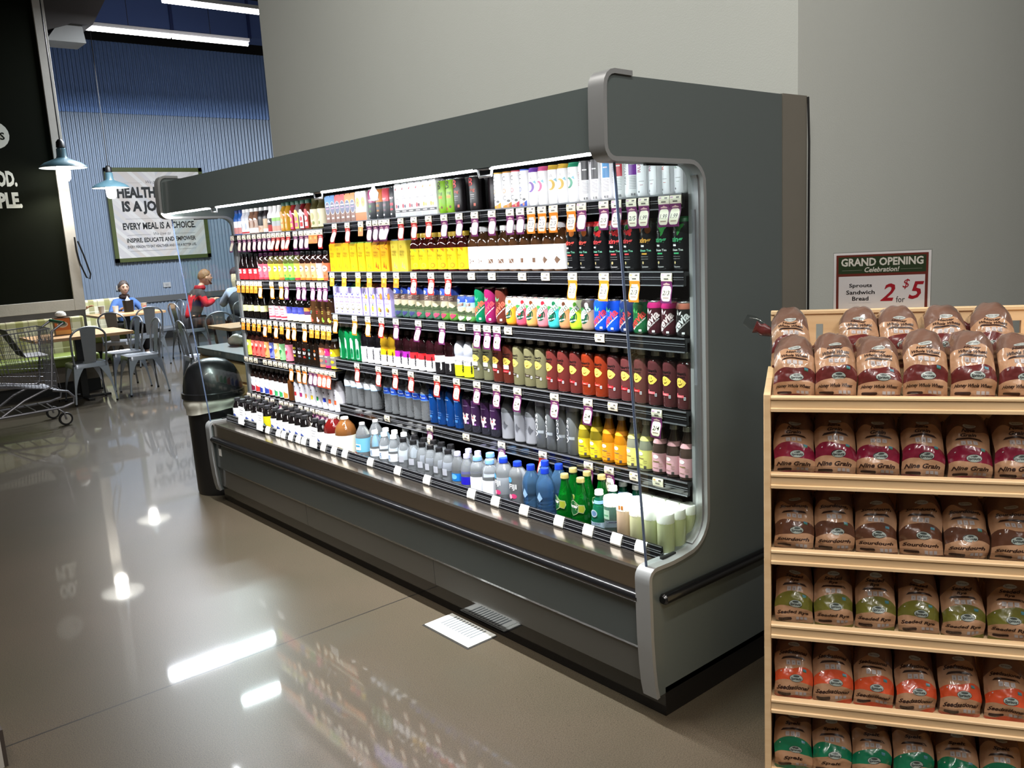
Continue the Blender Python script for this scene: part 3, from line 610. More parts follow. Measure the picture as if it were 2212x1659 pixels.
for k, d, fg in (('ru1', 'white can with upright crimson lettering', (190, 70, 96)), ('ru2', 'white can with upright plum lettering', (150, 44, 90)), ('ru3', 'white can with upright orange red lettering', (232, 92, 80)), ('ru4', 'white can with upright pale green lettering', (176, 200, 184))):
    kind(k, d, 'white lettered cans', 'can', .029, .029, runa(fg))
# --- second shelf
kind('blkred', 'small dark bottle with red and white label', 'dark red label bottles', 'bottle', .0285, .0285, lambda: bottle('dark_bottle', 'soda', .165, .0285, LQ('dark_brew', (26, 14, 14)), BK, .05, .46, (.04, .45, C(206, 40, 52)), [('r', -.018, .044, .018, .070, C(245, 225, 228)), ('r', -.012, .054, .010, .058, C(200, 60, 70)), ('e', 0, .022, .010, .008, C(160, 60, 60))]))
def kev(cap, liq, c1, c2, tri=True): return lambda: bottle('juice_bottle', 'wide', .168, .030, LQ('liq_%d%d' % (c1[0], c2[1]), liq), cap, .05, .66, (.05, .60, lambda z: C(*c2) if z < .018 else C(*c1)), [('p', [(-.026, .096), (-.010, .112), (.004, .098), (.026, .100), (.026, .09), (-.026, .09)], C(*c1)), ('e', 0, .072, .020, .016, C(248, 240, 226)), ('r', -.012, .070, .012, .076, C(70, 50, 50)), ('e', .0, .032, .006, .007, C(*c2))])
PUR = C(92, 36, 84)
for k, d, cap, liq, c1, c2 in (('kv1', 'purple capped bottle with pink label', PUR, (60, 40, 36), (244, 110, 130), (225, 60, 80)), ('kv2', 'purple capped bottle with yellow label', PUR, (120, 110, 60), (250, 222, 70), (248, 190, 40)), ('kv3', 'purple capped bottle with orange label', PUR, (120, 100, 50), (250, 190, 90), (240, 110, 50)), ('kv4', 'purple capped bottle with lime green label', PUR, (110, 120, 60), (170, 232, 80), (30, 140, 70)), ('kv5', 'purple capped bottle with yellow and red label', PUR, (120, 110, 60), (252, 214, 90), (215, 40, 60)),
                              ('kb1', 'black capped bottle with orange and pink label', BK, (50, 24, 20), (246, 168, 120), (244, 120, 40)), ('kb2', 'black capped bottle with lime and pink label', BK, (50, 24, 20), (238, 196, 190), (190, 226, 70)), ('kb3', 'black capped bottle with red orange label', BK, (50, 24, 20), (246, 120, 80), (236, 84, 50))):
    kind(k, d, 'label bottles', 'bottle', .0305, .0305, kev(cap, liq, c1, c2))
kind('mc1', 'yellow carton with gold print', 'yellow tea cartons', 'carton', .034, .034, lambda: carton('tea_carton', .067, .067, .143, C(250, 200, 22), mate(C(214, 150, 30)), capm=C(240, 178, 60)))
kind('mc2', 'yellow carton with green leaf print', 'yellow tea cartons', 'carton', .034, .034, lambda: carton('tea_carton', .067, .067, .143, C(248, 206, 24), mate(C(150, 170, 40)), capm=C(150, 190, 90)))
kind('mc3', 'yellow carton with orange sunburst print', 'yellow tea cartons', 'carton', .034, .034, lambda: carton('tea_carton', .067, .067, .143, C(250, 184, 22), mate(C(200, 90, 20))+[('p', [(.0, .12), (.03, .143), (.034, .143), (.034, .135)], C(190, 80, 20)), ('p', [(.0, .12), (.033, .112), (.033, .105)], C(190, 80, 20))], capm=C(235, 120, 60)))
kind('mc4', 'pale yellow carton with grey print', 'pale yellow tea cartons', 'carton', .034, .034, lambda: carton('tea_carton', .067, .067, .147, C(232, 208, 66), mate(C(176, 170, 130)), capm=C(150, 165, 190)))
def jarm(sp): return lambda: bottle('tea_bottle', 'wide', .175, .034, LQ('red_brown_tea', (70, 18, 14)), C(240, 200, 60), .05, .70, (.06, .60, C(250, 222, 30)), [('t', 'YERBA', -.002, .072, .010, C(140, 100, 20), {'w': .040}), ('t', 'MATE', -.004, .058, .010, C(140, 100, 20), {'w': .034}), ('e', -.010, .094, .005, .006, C(150, 120, 40)), ('e', .018, .028, .012, .012, C(*sp)), ('e', .018, .028, .007, .007, C(250, 222, 30)), ('p', [(.006, .104), (.026, .104), (.026, .088)], C(*sp))])
kind('mj1', 'yellow capped tea bottle with green leaf label', 'yellow capped tea bottles', 'bottle', .034, .034, jarm((190, 214, 70)))
kind('mj2', 'yellow capped tea bottle with orange pattern label', 'yellow capped tea bottles', 'bottle', .034, .034, jarm((238, 140, 30)))
def geo(n):
    br = C(120, 92, 74)
    sh = {1: [('p', [(-.014, .044), (-.005, .056), (.004, .044), (-.005, .032)], br), ('p', [(-.010, .044), (-.005, .050), (.0, .044), (-.005, .038)], W_), ('p', [(.008, .044), (.012, .049), (.016, .044), (.012, .039)], br)],
          2: [('r', -.018, .034, .018, .052, br), ('p', [(-.016, .034), (-.014, .034), (.001, .052), (-.001, .052)], W_), ('p', [(.016, .034), (.014, .034), (-.001, .052), (.001, .052)], W_)],
          3: [('r', -.006, .036, .010, .054, br), ('r', -.014, .036, -.012, .054, br), ('r', -.010, .036, -.0085, .054, br)],
          4: [('p', [(-.016, .046), (0, .060), (.016, .046), (0, .030)], br)]}[n]
    return lambda: bottle('tea_bottle', 'juice', .188, .0325, LQ('brown_tea', (92, 58, 32)), W_, .05, .58, (.05, .56, C(248, 246, 244)), sh+[('t', 'EO', .0, .090, .014, C(205, 205, 205), {}), ('e', 0, .066, .002, .002, C(150, 150, 150))])
for n, d in ((1, 'with small diamond print'), (2, 'with brown triangle print'), (3, 'with brown square print'), (4, 'with large brown diamond')): kind('ge%d' % n, 'brown tea bottle '+d, 'brown tea bottles', 'bottle', .0328, .0328, geo(n))
BKC = C(16, 17, 19, .25)
for k, d, lid, fr, fg, kk in (('xp', 'black tea can with orange peach print', (205, 44, 50), (245, 140, 60), (240, 82, 70), 'peach'), ('xc', 'black tea can with red cherry print', (205, 44, 50), (214, 40, 44), (236, 70, 76), 'cherry'), ('xm', 'black tea can with gold lettering', (70, 66, 40), (205, 110, 50), (214, 160, 60), 'peach'), ('xg', 'black tea can with green leaf print', (20, 110, 60), (50, 150, 66), (60, 170, 110), 'leaf')):
    kind(k, d, 'black tea cans', 'can', .0366, .0366, (lambda lid, fr, fg, kk: lambda: can('tea_can', .180, .0362, [(0, BKC), (.92, C(*lid))], xing(C(*fr), C(*fg), kk), lid=mat('lid_%d' % lid[0], lid, .3, metal=.4)))(lid, fr, fg, kk))
# --- third shelf
kind('sh1', 'small dark bottle with cream label', 'cream label dark bottles', 'bottle', .029, .029, lambda: bottle('dark_bottle', 'soda', .155, .029, LQ('near_black_brew', (16, 12, 10)), BK, .05, .48, (.28, .52, C(228, 226, 160)), [('r', -.014, .058, .014, .060, C(150, 150, 100))]))
kind('sh2', 'dark bottle with pale pink label', 'pink label bottles', 'bottle', .030, .030, lambda: bottle('dark_bottle', 'wide', .14, .030, LQ('near_black_brew', (16, 12, 10)), BK, .05, .5, (.04, .62, lambda z: C(215, 60, 80) if .016 < z < .024 else C(240, 190, 200)), [('r', -.014, .050, .014, .054, C(180, 110, 130)), ('r', -.014, .066, .014, .072, C(230, 90, 90)), ('r', -.014, .036, .014, .042, C(190, 120, 140))]))
kind('sh3', 'dark bottle with navy and cream label', 'navy label bottles', 'bottle', .031, .031, lambda: bottle('dark_bottle', 'wide', .145, .031, LQ('near_black_brew', (16, 12, 10)), BK, .05, .5, (.04, .60, lambda z: C(66, 72, 160) if z > .048 else C(240, 226, 190)), [('r', -.016, .028, .012, .030, C(120, 110, 90)), ('r', -.012, .060, .014, .068, C(90, 96, 190))]))
kind('sh4', 'dark bottle with orange purple and cream label', 'orange purple label bottles', 'bottle', .031, .031, lambda: bottle('dark_bottle', 'wide', .145, .031, LQ('near_black_brew', (16, 12, 10)), BK, .05, .5, (.04, .60, lambda z: C(228, 130, 60) if z > .068 else (C(92, 50, 92) if z > .046 else C(240, 226, 190)))))
def tal(a, b): return lambda: bottle('juice_bottle', 'box', .165, .0285, LQ('brown_juice', (82, 52, 28)), C(120, 160, 180), .05, .55, None, [('r', -.010, .094, .010, .097, C(190, 160, 90)), ('r', -.012, .070, .012, .073, C(*a)), ('r', -.008, .060, .010, .063, C(*a)), ('e', -.006, .026, .010, .010, C(*a)), ('e', .008, .020, .009, .008, C(*b)), ('e', .003, .034, .006, .006, C(*b))])
for k, d, a, b in (('tl1', 'brown juice bottle with teal and red print', (90, 180, 160), (220, 80, 60)), ('tl2', 'brown juice bottle with red fruit print', (210, 50, 60), (240, 220, 220)), ('tl3', 'brown juice bottle with yellow green print', (220, 220, 60), (120, 200, 60)), ('tl4', 'brown juice bottle with gold lettering', (214, 190, 120), (190, 210, 60))):
    kind(k, d, 'brown juice bottles', 'bottle', .029, .029, tal(a, b))
def lav(cap, fr):
    fa = {'coco': [('e', 0, .038, .015, .015, C(120, 116, 70)), ('e', .001, .039, .011, .010, C(236, 232, 222))], 'pine': [('e', .002, .036, .010, .016, C(240, 180, 60)), ('p', [(-.001, .05), (.004, .066), (.010, .052)], C(60, 100, 60)), ('e', .014, .096, .010, .012, C(244, 150, 50))], 'lime': [('e', -.004, .034, .012, .012, C(230, 170, 60)), ('e', .006, .030, .008, .009, C(120, 90, 50)), ('e', .018, .100, .012, .016, C(240, 120, 50))]}[fr]
    return lambda: carton('coconut_carton', .055, .055, .160, C(192, 180, 240), [('e', 0, .112, .0105, .012, C(66, 62, 160)), ('e', 0, .115, .006, .008, W_), ('t', 'PURE', 0, .090, .011, C(96, 84, 180), {'w': .042}), ('t', 'COCONUT', 0, .076, .0075, C(120, 106, 196), {'w': .042}), ('t', 'WATER', 0, .065, .0085, C(110, 96, 190), {'w': .038}), ('r', -.006, .010, .006, .015, C(90, 80, 150))]+fa, top='slant', capm=C(*cap), topm=C(*[int(x*.55+110) for x in cap]))
for k, d, cap, fr in (('lv1', 'lavender carton with blue cap and coconut', (50, 120, 220), 'coco'), ('lv2', 'lavender carton with green cap and coconut', (60, 190, 110), 'coco'), ('lv3', 'lavender carton with gold cap and pineapple', (222, 160, 60), 'pine'), ('lv4', 'lavender carton with pink cap and fruit', (232, 90, 150), 'lime')):
    kind(k, d, 'lavender cartons', 'carton', .0285, .03, lav(cap, fr))
def coco(fl, base, tall=True):
    H = .158 if tall else .118; q = H/.158
    return lambda: can('coconut_can', H, .0312 if tall else .030, [(0, C(*base)), (.22, C(84, 96, 70)), (.36, C(176, 168, 140)), (.56, C(150, 190, 205) if not tall else C(104, 88, 84)), (.74, C(40, 70, 160)), (.93, C(40, 60, 150))],
        [('e', -.008, .128*q, .012, .009*q, C(224, 226, 228)), ('e', -.008, .128*q, .009, .0065*q, C(150, 150, 160)), ('p', [(-.022, .088*q), (.020, .098*q), (.020, .116*q), (-.022, .106*q)], C(96, 66, 56)), ('t', 'COCONUT', 0, .106*q, .006, C(232, 222, 210), {'rot': 12, 'w': .034}), ('t', 'JUICE', 0, .096*q, .006, C(232, 222, 210), {'rot': 12, 'w': .024}),
         ('p', [(-.026, .058*q), (-.010, .066*q), (.008, .060*q), (.026, .070*q), (.026, .050*q), (-.026, .046*q)], C(60, 74, 50))]+[('e', a, b*q, .006, .005, C(*fl)) for a, b in ((-.006, .026), (.004, .030), (.010, .022), (.002, .018), (.016, .028))])
kind('cc1', 'tall coconut can with navy flowers', 'tall coconut cans', 'can', .0316, .0316, coco((60, 62, 110), (70, 110, 96)))
kind('cc2', 'tall coconut can with pink flowers', 'tall coconut cans', 'can', .0316, .0316, coco((206, 66, 96), (60, 110, 84)))
kind('cc3', 'tall coconut can with pink flowers on grass green', 'tall coconut cans', 'can', .0316, .0316, coco((214, 60, 90), (84, 140, 50)))
kind('cc4', 'short coconut can with blue top', 'short coconut cans', 'can', .0305, .0305, coco((228, 200, 176), (84, 150, 70), False))
TZ = {'g': ((10, 92, 60), 'tall zevia green'), 'm': ((120, 26, 74), ''), 'b': ((88, 40, 30), '')}
def zev(col, H, R, fg, leaf, top=None): return lambda: can('soda_can', H, R, [(0, C(*col, .2))]+([(.8, C(*top, .2))] if top else []), zevia('zevia', C(*fg), C(*leaf), H, R))
kind('zt1', 'tall dark green soda can with red lettering', 'tall soda cans', 'can', .031, .031, zev((10, 96, 62), .155, .0305, (236, 92, 66), (80, 190, 130)))
kind('zt2', 'tall maroon soda can with coral lettering', 'tall soda cans', 'can', .031, .031, zev((118, 24, 72), .155, .0305, (228, 74, 84), (80, 190, 130)))
kind('zt3', 'tall brown soda can with coral lettering', 'tall soda cans', 'can', .031, .031, zev((84, 38, 30), .155, .0305, (236, 96, 76), (80, 190, 130)))
for k, d, c, tp, fg in (('hn1', 'short orange soda can with green badge', (250, 160, 40), (255, 228, 190), (240, 110, 40)), ('hn2', 'short pink soda can with green badge', (222, 84, 110), (250, 214, 222), (190, 40, 50)), ('hn3', 'short tan soda can with green badge', (214, 160, 90), (250, 220, 190), (120, 60, 30)), ('hn4', 'short rose soda can with red fruit', (240, 130, 140), (252, 190, 190), (200, 30, 50)),
                        ('hn5', 'short teal soda can with green badge', (60, 190, 196), (170, 226, 190), (20, 110, 70)), ('hn6', 'short brown soda can with green badge', (196, 136, 92), (236, 214, 196), (90, 50, 30)), ('hn7', 'short lime soda can with green badge', (176, 220, 50), (222, 232, 190), (90, 170, 50)), ('hn8', 'short grey brown soda can with white cap print', (166, 140, 116), (60, 52, 50), (240, 240, 236))):
    kind(k, d, 'short soda cans', 'can', .031, .031, (lambda c, tp, fg: lambda: can('soda_can', .120, .0305, [(0, C(*c)), (.66, C(*tp))], hansen(C(*fg), C(*fg))))(c, tp, fg))
kind('zs1', 'short blue soda can with red lettering', 'short soda cans', 'can', .0325, .0325, zev((18, 66, 176), .121, .032, (226, 62, 76), (80, 200, 120)))
kind('zs2', 'short navy soda can behind the dark glass reflection', 'short soda cans', 'can', .0325, .0325, zev((24, 40, 80), .121, .032, (170, 60, 60), (50, 100, 90)))  # blue can, its inks darkened to paint in the glass reflection
kind('zs3', 'short green soda can with red lettering', 'short soda cans', 'can', .0325, .0325, zev((20, 82, 48), .121, .032, (214, 70, 62), (90, 190, 100)))
kind('zs4', 'short maroon soda can with white lettering', 'short soda cans', 'can', .0325, .0325, zev((58, 26, 32), .121, .032, (226, 206, 206), (236, 224, 226), (150, 30, 90)))
kind('zs5', 'short black soda can with white lettering', 'short soda cans', 'can', .0325, .0325, zev((34, 32, 32), .121, .032, (220, 220, 220), (228, 228, 228), (150, 90, 74)))
# --- fourth shelf
def dia(c1, c2, lq): return lambda: bottle('tea_bottle', 'wide', .165, .0315, LQ('dark_tea', (54, 26, 20)), C(210, 208, 200), .05, .56, (.04, .64, C(*c1)), [('p', [(-.018, .062), (0, .090), (.018, .062), (0, .036)], C(*c2)), ('e', 0, .078, .012, .010, C(245, 235, 225)), ('r', -.014, .018, .014, .022, C(*c2))])
for k, d, c1, c2 in (('dm1', 'bottle with lime yellow diamond label', (214, 226, 90), (190, 206, 60)), ('dm2', 'bottle with coral red diamond label', (232, 104, 92), (190, 36, 44)), ('dm3', 'bottle with orange diamond label', (238, 160, 96), (190, 84, 50)), ('dm4', 'bottle with blue diamond label', (120, 130, 206), (40, 50, 150)), ('dm5', 'bottle with tan diamond label', (240, 204, 150), (206, 150, 70)), ('dm6', 'bottle with green oval label', (140, 200, 140), (40, 130, 70)), ('dm7', 'bottle with pink and crimson label', (228, 130, 150), (176, 30, 74))):
    kind(k, d, 'diamond label bottles', 'bottle', .032, .032, dia(c1, c2, None))
for k, d, fg in (('ju1', 'black bottle with yellow and white letters', (214, 196, 60)), ('ju2', 'black bottle with grey and white letters', (130, 120, 140)), ('ju3', 'black bottle with red and white letters', (180, 60, 50)), ('ju4', 'black bottle with teal and white letters', (60, 150, 150)), ('ju5', 'black bottle with orange and white letters', (232, 120, 50))):
    kind(k, d, 'black lettered bottles', 'bottle', .0305, .0305, (lambda fg: lambda: bottle('kombucha_bottle', 'wide', .165, .030, LQ('black_brown', (30, 20, 14)), C(60, 60, 60), .05, .5, None, [('t', 'MO', 0, .092, .014, C(*fg), {'bold': .03}), ('t', 'BU', 0, .070, .016, C('w'), {'bold': .04}), ('t', 'HA', 0, .048, .014, C(*fg), {'bold': .03})]))(fg))
for k, d, a in (('or1', 'clear capped tall bottle with orange label', (244, 128, 96)), ('or2', 'clear capped tall bottle with magenta label', (206, 40, 110)), ('or3', 'clear capped tall bottle with yellow label', (226, 196, 30))):
    kind(k, d, 'tall label bottles', 'bottle', .030, .030, (lambda a: lambda: bottle('juice_bottle', 'wide', .170, .0298, LQ('brown_tea2', (76, 50, 36)), C(226, 226, 226), .05, .56, (.04, .68, lambda z: C(*a) if z > .078 or z < .020 else C(120, 112, 110)), [('e', 0, .096, .005, .007, C(250, 220, 220)), ('e', 0, .044, .014, .008, C(*a)), ('r', -.018, .066, .018, .071, C(240, 230, 220))]))(a))
kind('al', 'green aloe bottle with white cap and pale label', 'green aloe bottles', 'bottle', .029, .029, lambda: bottle('aloe_bottle', 'box', .195, .0285, LQ('emerald', (8, 122, 64), .12), W_, .05, .62, None, [('p', [(-.012, .012), (.012, .012), (.012, .105), (.004, .122), (-.008, .120), (-.012, .108)], C(176, 214, 196)), ('p', [(-.010, .014), (.010, .014), (.010, .060), (0, .070), (-.010, .058)], C(14, 128, 78)), ('e', 0, .050, .007, .014, C(6, 84, 50))]))
def vit(liq, top, low, word=None, zero=False):
    it = []
    if zero: it += [('t', 'zero', -.004, .074, .010, C(*zero), {'bold': .01}), ('r', -.014, .062, .010, .0635, C(150, 150, 150))]
    else: it += [('p', [(-.016, .012), (.004, .012), (-.010, .044), (-.016, .046)], C(214, 214, 220)), ('r', -.016, .074, -.002, .076, C(90, 80, 80))]
    it += [('t', 'vitamin', .025, .046, .0095, C('k') if not word else C(*word), {'rot': 90, 'bold': .04, 'w': .056})]
    f = .060
    return lambda: bottle('vitamin_drink_bottle', 'vit', .187, .0335, liq, C(86, 70, 72), .05, .55, (.02, .46, lambda z: C(*top) if z > f else C(*low)), it)
VD = LQ('vitamin_dark', (40, 12, 18)); VK = LQ('vitamin_black', (18, 16, 20))
kind('vt1', 'black drink bottle with plain white label', 'white label drink bottles', 'bottle', .0338, .0338, vit(VK, (232, 232, 236), (228, 228, 232)))
kind('vt2', 'amber drink bottle with yellow and white label', 'yellow label drink bottles', 'bottle', .0338, .0338, vit(LQ('vitamin_amber', (168, 130, 24)), (248, 190, 20), (236, 232, 228)))
kind('vt3', 'dark drink bottle with purple and white label', 'purple label drink bottles', 'bottle', .0338, .0338, vit(VD, (160, 40, 160), (232, 230, 236)))
kind('vt4', 'dark drink bottle with red and white label', 'red label drink bottles', 'bottle', .0338, .0338, vit(VD, (236, 40, 48), (230, 230, 234)))
kind('vt5', 'dark drink bottle with white and black zero label', 'black zero drink bottles', 'bottle', .0338, .0338, vit(VD, (236, 234, 234), (22, 20, 22), (230, 230, 230), (205, 110, 110)))
kind('vt6', 'clear drink bottle with white and lime zero label', 'lime zero drink bottles', 'bottle', .0338, .0338, vit(mat('cloudy_clear', (150, 154, 164), .08, coat=.5), (238, 238, 238), (222, 226, 30), None, (90, 90, 90)))
def lem(col, diet, ban): return lambda: bottle('lemonade_bottle', 'tall', .200, .0335, LQ('lemo_%d_%d' % col[:2], col, .05), mat('silver_cap', (176, 172, 160), .3, metal=.7), .05, .60, None, lemonade_art(diet, ban), neck=(.845, mat('smoky_neck_glass', (58, 56, 50), .05, trans=.3, coat=.6)))
for k, d, col, di, ban in (('lm1', 'pale green lemonade bottle with black white diet label', (112, 112, 84), 1, C(50, 48, 40)), ('lm2', 'brown red lemonade bottle with pink diet label', (92, 40, 30), 2, C(214, 40, 50)), ('lm3', 'pale green lemonade bottle with smiling lemon', (122, 118, 86), 0, C(60, 50, 40)), ('lm4', 'dusky red lemonade bottle with red banner', (108, 44, 40), 0, C(222, 40, 50)), ('lm5', 'orange red lemonade bottle with smiling lemon', (142, 48, 22), 0, C(196, 60, 50)), ('lm6', 'plum pink lemonade bottle with red banner', (102, 52, 52), 0, C(222, 40, 50)), ('lm7', 'plum pink lemonade bottle with pink banner', (92, 46, 48), 0, C(240, 110, 120))):
    kind(k, d, 'lemonade bottles', 'bottle', .0342, .0342, lem(col, di, ban))
# --- fifth shelf
def sug(c): return lambda: bottle('tea_bottle', 'juice', .178, .0305, LQ('dark_tea3', (40, 24, 20)), C(170, 168, 166), .05, .52, (.05, .58, C(232, 234, 240)), [('p', [(-.024, .012), (.024, .012), (.024, .040), (.004, .048), (-.024, .066)], C(*c)), ('e', 0, .084, .008, .010, C(210, 214, 224))])
for k, d, c in (('su1', 'dark bottle with white and maroon label', (130, 30, 60)), ('su2', 'dark bottle with white and red label', (226, 60, 60)), ('su3', 'dark bottle with white and blue label', (50, 70, 170)), ('su4', 'dark bottle with white and green label', (60, 176, 100)), ('su5', 'dark bottle with white and orange label', (240, 150, 70))):
    kind(k, d, 'white wave label bottles', 'bottle', .031, .031, sug(c))
kind('amb', 'plain amber brown bottle', 'amber bottles', 'bottle', .031, .031, lambda: bottle('tea_bottle', 'juice', .175, .0305, LQ('amber_brown', (96, 54, 22)), C(150, 150, 150), .05, .52))
def bai(c): return lambda: bottle('drink_bottle', 'wide', .175, .034, C(206, 206, 214), C(190, 190, 196), .05, .5, (.06, .68, C(226, 226, 234)), [('p', [(-.010, .044), (.014, .044), (.014, .068), (-.010, .068)], C(*c)), ('e', 0, .098, .006, .006, C(110, 110, 120)), ('r', -.012, .084, .010, .086, C(170, 170, 180))])
for k, d, c in (('ba1', 'white label bottle with red square', (214, 50, 56)), ('ba2', 'white label bottle with magenta square', (170, 40, 110)), ('ba3', 'white label bottle with orange square', (236, 140, 60)), ('ba4', 'white label bottle with yellow square', (240, 200, 50)), ('ba5', 'white label bottle with green square', (30, 130, 60)), ('ba6', 'white label bottle with blue square', (50, 70, 190)), ('ba7', 'white label bottle with red orange square', (240, 96, 50))):
    kind(k, d, 'white square label bottles', 'bottle', .0345, .0345, bai(c))
kind('wt1', 'clear ribbed water bottle with white label', 'white label water bottles', 'bottle', .0325, .0325, lambda: bottle('water_bottle', 'rib', .205, .0322, PET, C(200, 204, 210), .05, .44, (.50, .66, lambda z: C(150, 190, 226) if z < .108 else C(228, 234, 242)), [], seg=16))
kind('wt2', 'clear ribbed water bottle with blue label', 'blue label water bottles', 'bottle', .0325, .0325, lambda: bottle('water_bottle', 'rib', .205, .0322, PET, C(176, 182, 190), .05, .44, (.50, .66, lambda z: C(90, 140, 216) if z < .108 or z > .131 else C(36, 72, 176)), [('e', -.012, .122, .004, .004, C(200, 210, 120)), ('r', -.004, .116, .018, .119, C(220, 228, 245))], seg=16))
kind('wt3', 'deep blue water bottle', 'deep blue water bottles', 'bottle', .0325, .0325, lambda: bottle('water_bottle', 'tall', .205, .0320, mat('royal_blue_pet', (14, 62, 128), .05, trans=.35, coat=.5), C(24, 50, 150), .05, .60, None, [('r', -.014, .128, .014, .130, C(190, 214, 240)), ('r', -.010, .05, .012, .051, C(140, 180, 220)), ('r', -.010, .06, .012, .061, C(140, 180, 220)), ('r', -.012, .03, .006, .042, C(60, 120, 180))]))
kind('orc', 'dark purple water bottle with white orchid print', 'orchid water bottles', 'bottle', .0315, .0315, lambda: bottle('water_bottle', 'box', .200, .0310, mat('smoky_pet', (44, 44, 54), .06, trans=.2, coat=.5), C(232, 236, 240), .05, .56, (.17, .74, C(52, 26, 62)), [('p', [(x*1.0, .062+y) for x, y in ((0, .010), (-.010, .026), (-.019, .020), (-.012, .008), (-.020, -.002), (-.008, -.008), (-.004, -.026), (.006, -.024), (.006, -.008), (.018, -.004), (.012, .008), (.018, .018), (.006, .024))], C(240, 222, 216)), ('e', .0, .070, .0045, .005, C(170, 40, 50)), ('r', .008, .036, .016, .044, C(170, 120, 190)), ('r', -.014, .118, .014, .120, C(160, 140, 170))]))
kind('ice', 'ridged clear water bottle with grey label', 'grey label water bottles', 'bottle', .034, .034, lambda: bottle('water_bottle', 'rib', .200, .0335, PET, C(70, 72, 76), .05, .4, (.04, .60, C(150, 152, 158)), [('t', 'ICELANDIC', -.014, .064, .0085, C(66, 68, 74), {'rot': -90, 'w': .084}), ('p', [(-.002, .068), (.006, .086), (.014, .072), (.024, .066), (.014, .056), (.008, .046), (.0, .056)], C(92, 94, 100))], seg=16))
kind('vos', 'clear cylinder water bottle with grey cap', 'grey capped cylinder water bottles', 'bottle', .031, .031, lambda: bottle('water_bottle', 'voss', .212, .0305, mat('dim_clear_pet', (150, 156, 158), .04, trans=.55, ior=1.3, coat=.4), mat('brushed_grey_cap', (150, 152, 156), .35, metal=.3), 0, .99, None, [('t', 'VOSS', -.012, .094, .017, C(230, 232, 234), {'rot': 90, 'w': .096}), ('r', -.006, .062, .022, .074, C(160, 168, 172))]))
def fan(liq, lab, neck): return lambda: bottle('lemonade_bottle', 'soda', .188, .0318, liq, mat('silver_cap', (176, 172, 160), .3, metal=.7), .05, .52, (.06, .42, C(*lab)), [('e', -.004, .066, .011, .007, C(246, 246, 240)), ('r', -.016, .046, .010, .050, C(150, 130, 80)), ('r', .010, .012, .020, .022, C(90, 84, 80)), ('r', -.018, .024, .006, .0255, C(150, 130, 90)), ('r', .008, .040, .022, .0415, C(150, 130, 90)), ('r', .008, .032, .022, .0335, C(150, 130, 90))], band2=(.60, .69, C(*neck), (.85, .70)))
for k, d, lq, lab, nk in (('fl1', 'yellow lemonade bottle with yellow label', (150, 134, 30), (238, 210, 40), (226, 200, 60)), ('fl2', 'orange soda bottle with orange label', (190, 120, 14), (244, 158, 30), (248, 160, 40)), ('fl3', 'cloudy lemonade bottle with pale yellow label', (140, 142, 122), (226, 222, 122), (224, 220, 130)), ('fl4', 'dark pink lemonade bottle with pink label', (84, 66, 58), (232, 178, 186), (236, 178, 184))):
    kind(k, d, 'glass lemonade bottles', 'bottle', .032, .032, fan(LQ('fan_'+k, lq, .05), lab, nk))
# --- bottom deck
kind('kom', 'black capped bottle with bright white label', 'black capped white label bottles', 'bottle', .033, .033, lambda: bottle('tea_bottle', 'juice', .172, .0325, LQ('black_tea', (16, 12, 12)), C(40, 40, 42), .05, .56, (.04, .64, W_), [('p', [(-.02, .06), (.0, .075), (.02, .06)], C(60, 90, 190)), ('r', -.014, .09, .014, .092, C(210, 210, 220))]))
kind('koy', 'black capped bottle with yellow label', 'yellow label black capped bottles', 'bottle', .033, .033, lambda: bottle('tea_bottle', 'juice', .172, .0325, LQ('black_tea', (16, 12, 12)), C(40, 40, 42), .05, .56, (.04, .64, C(226, 214, 30)), [('p', [(-.02, .05), (.0, .07), (.02, .05)], C(40, 130, 150))]))
kind('jg1', 'squat jug of red juice with white cap', 'jugs of juice', 'bottle', .055, .055, lambda: bottle('juice_jug', 'pet', .205, .054, LQ('red_juice', (104, 20, 18)), W_, .05, .40, (.05, .56, lambda z: C(60, 160, 80) if z < .025 else W_)))
kind('jg2', 'squat jug of amber cider with white cap', 'jugs of juice', 'bottle', .060, .060, lambda: bottle('juice_jug', 'pet', .21, .058, LQ('cider', (132, 84, 42)), W_, .05, .36, (.04, .56, lambda z: C(210, 60, 40) if z < .018 else C(246, 244, 226)), [('e', 0, .045, .03, .012, C(246, 222, 120))]))
kind('smt', 'large clear water bottle with pale blue label', 'large water bottles', 'bottle', .040, .040, lambda: bottle('water_bottle', 'pet', .212, .0395, PET, W_, .05, .36, (.30, .64, C(128, 206, 240)), [('r', -.02, .075, .02, .105, W_), ('r', -.016, .09, .016, .1, C(60, 170, 220)), ('p', [(-.012, .04), (.012, .04), (0, .06)], C(30, 110, 180))], seg=18))
kind('lif', 'clear water bottle with round white cap', 'white capped water bottles', 'bottle', .031, .031, lambda: bottle('water_bottle', 'pet', .192, .0305, PET, W_, .05, .52, (.34, .54, C(238, 244, 250)), [('t', 'LIFE', -.004, .084, .012, C(90, 150, 210), {'rot': 90, 'bold': .03})], seg=16))
kind('blc', 'clear water bottle with black cap and grey label', 'black capped water bottles', 'bottle', .032, .032, lambda: bottle('water_bottle', 'pet', .190, .0318, PET, C(26, 26, 28), .05, .52, None, [('r', -.006, .078, .022, .108, C(196, 200, 212)), ('t', 'VAST', -.018, .086, .010, C(40, 40, 42), {'rot': 90, 'bold': .04})], seg=16))
kind('sp1', 'slim water bottle with tall violet white sport cap', 'sport cap water bottles', 'bottle', .031, .031, lambda: bottle('water_bottle', 'pet', .192, .0305, PET, C(206, 206, 242), .05, .48, (.34, .52, C(30, 130, 220)), [('e', 0, .085, .016, .012, C(120, 200, 240))], seg=16))
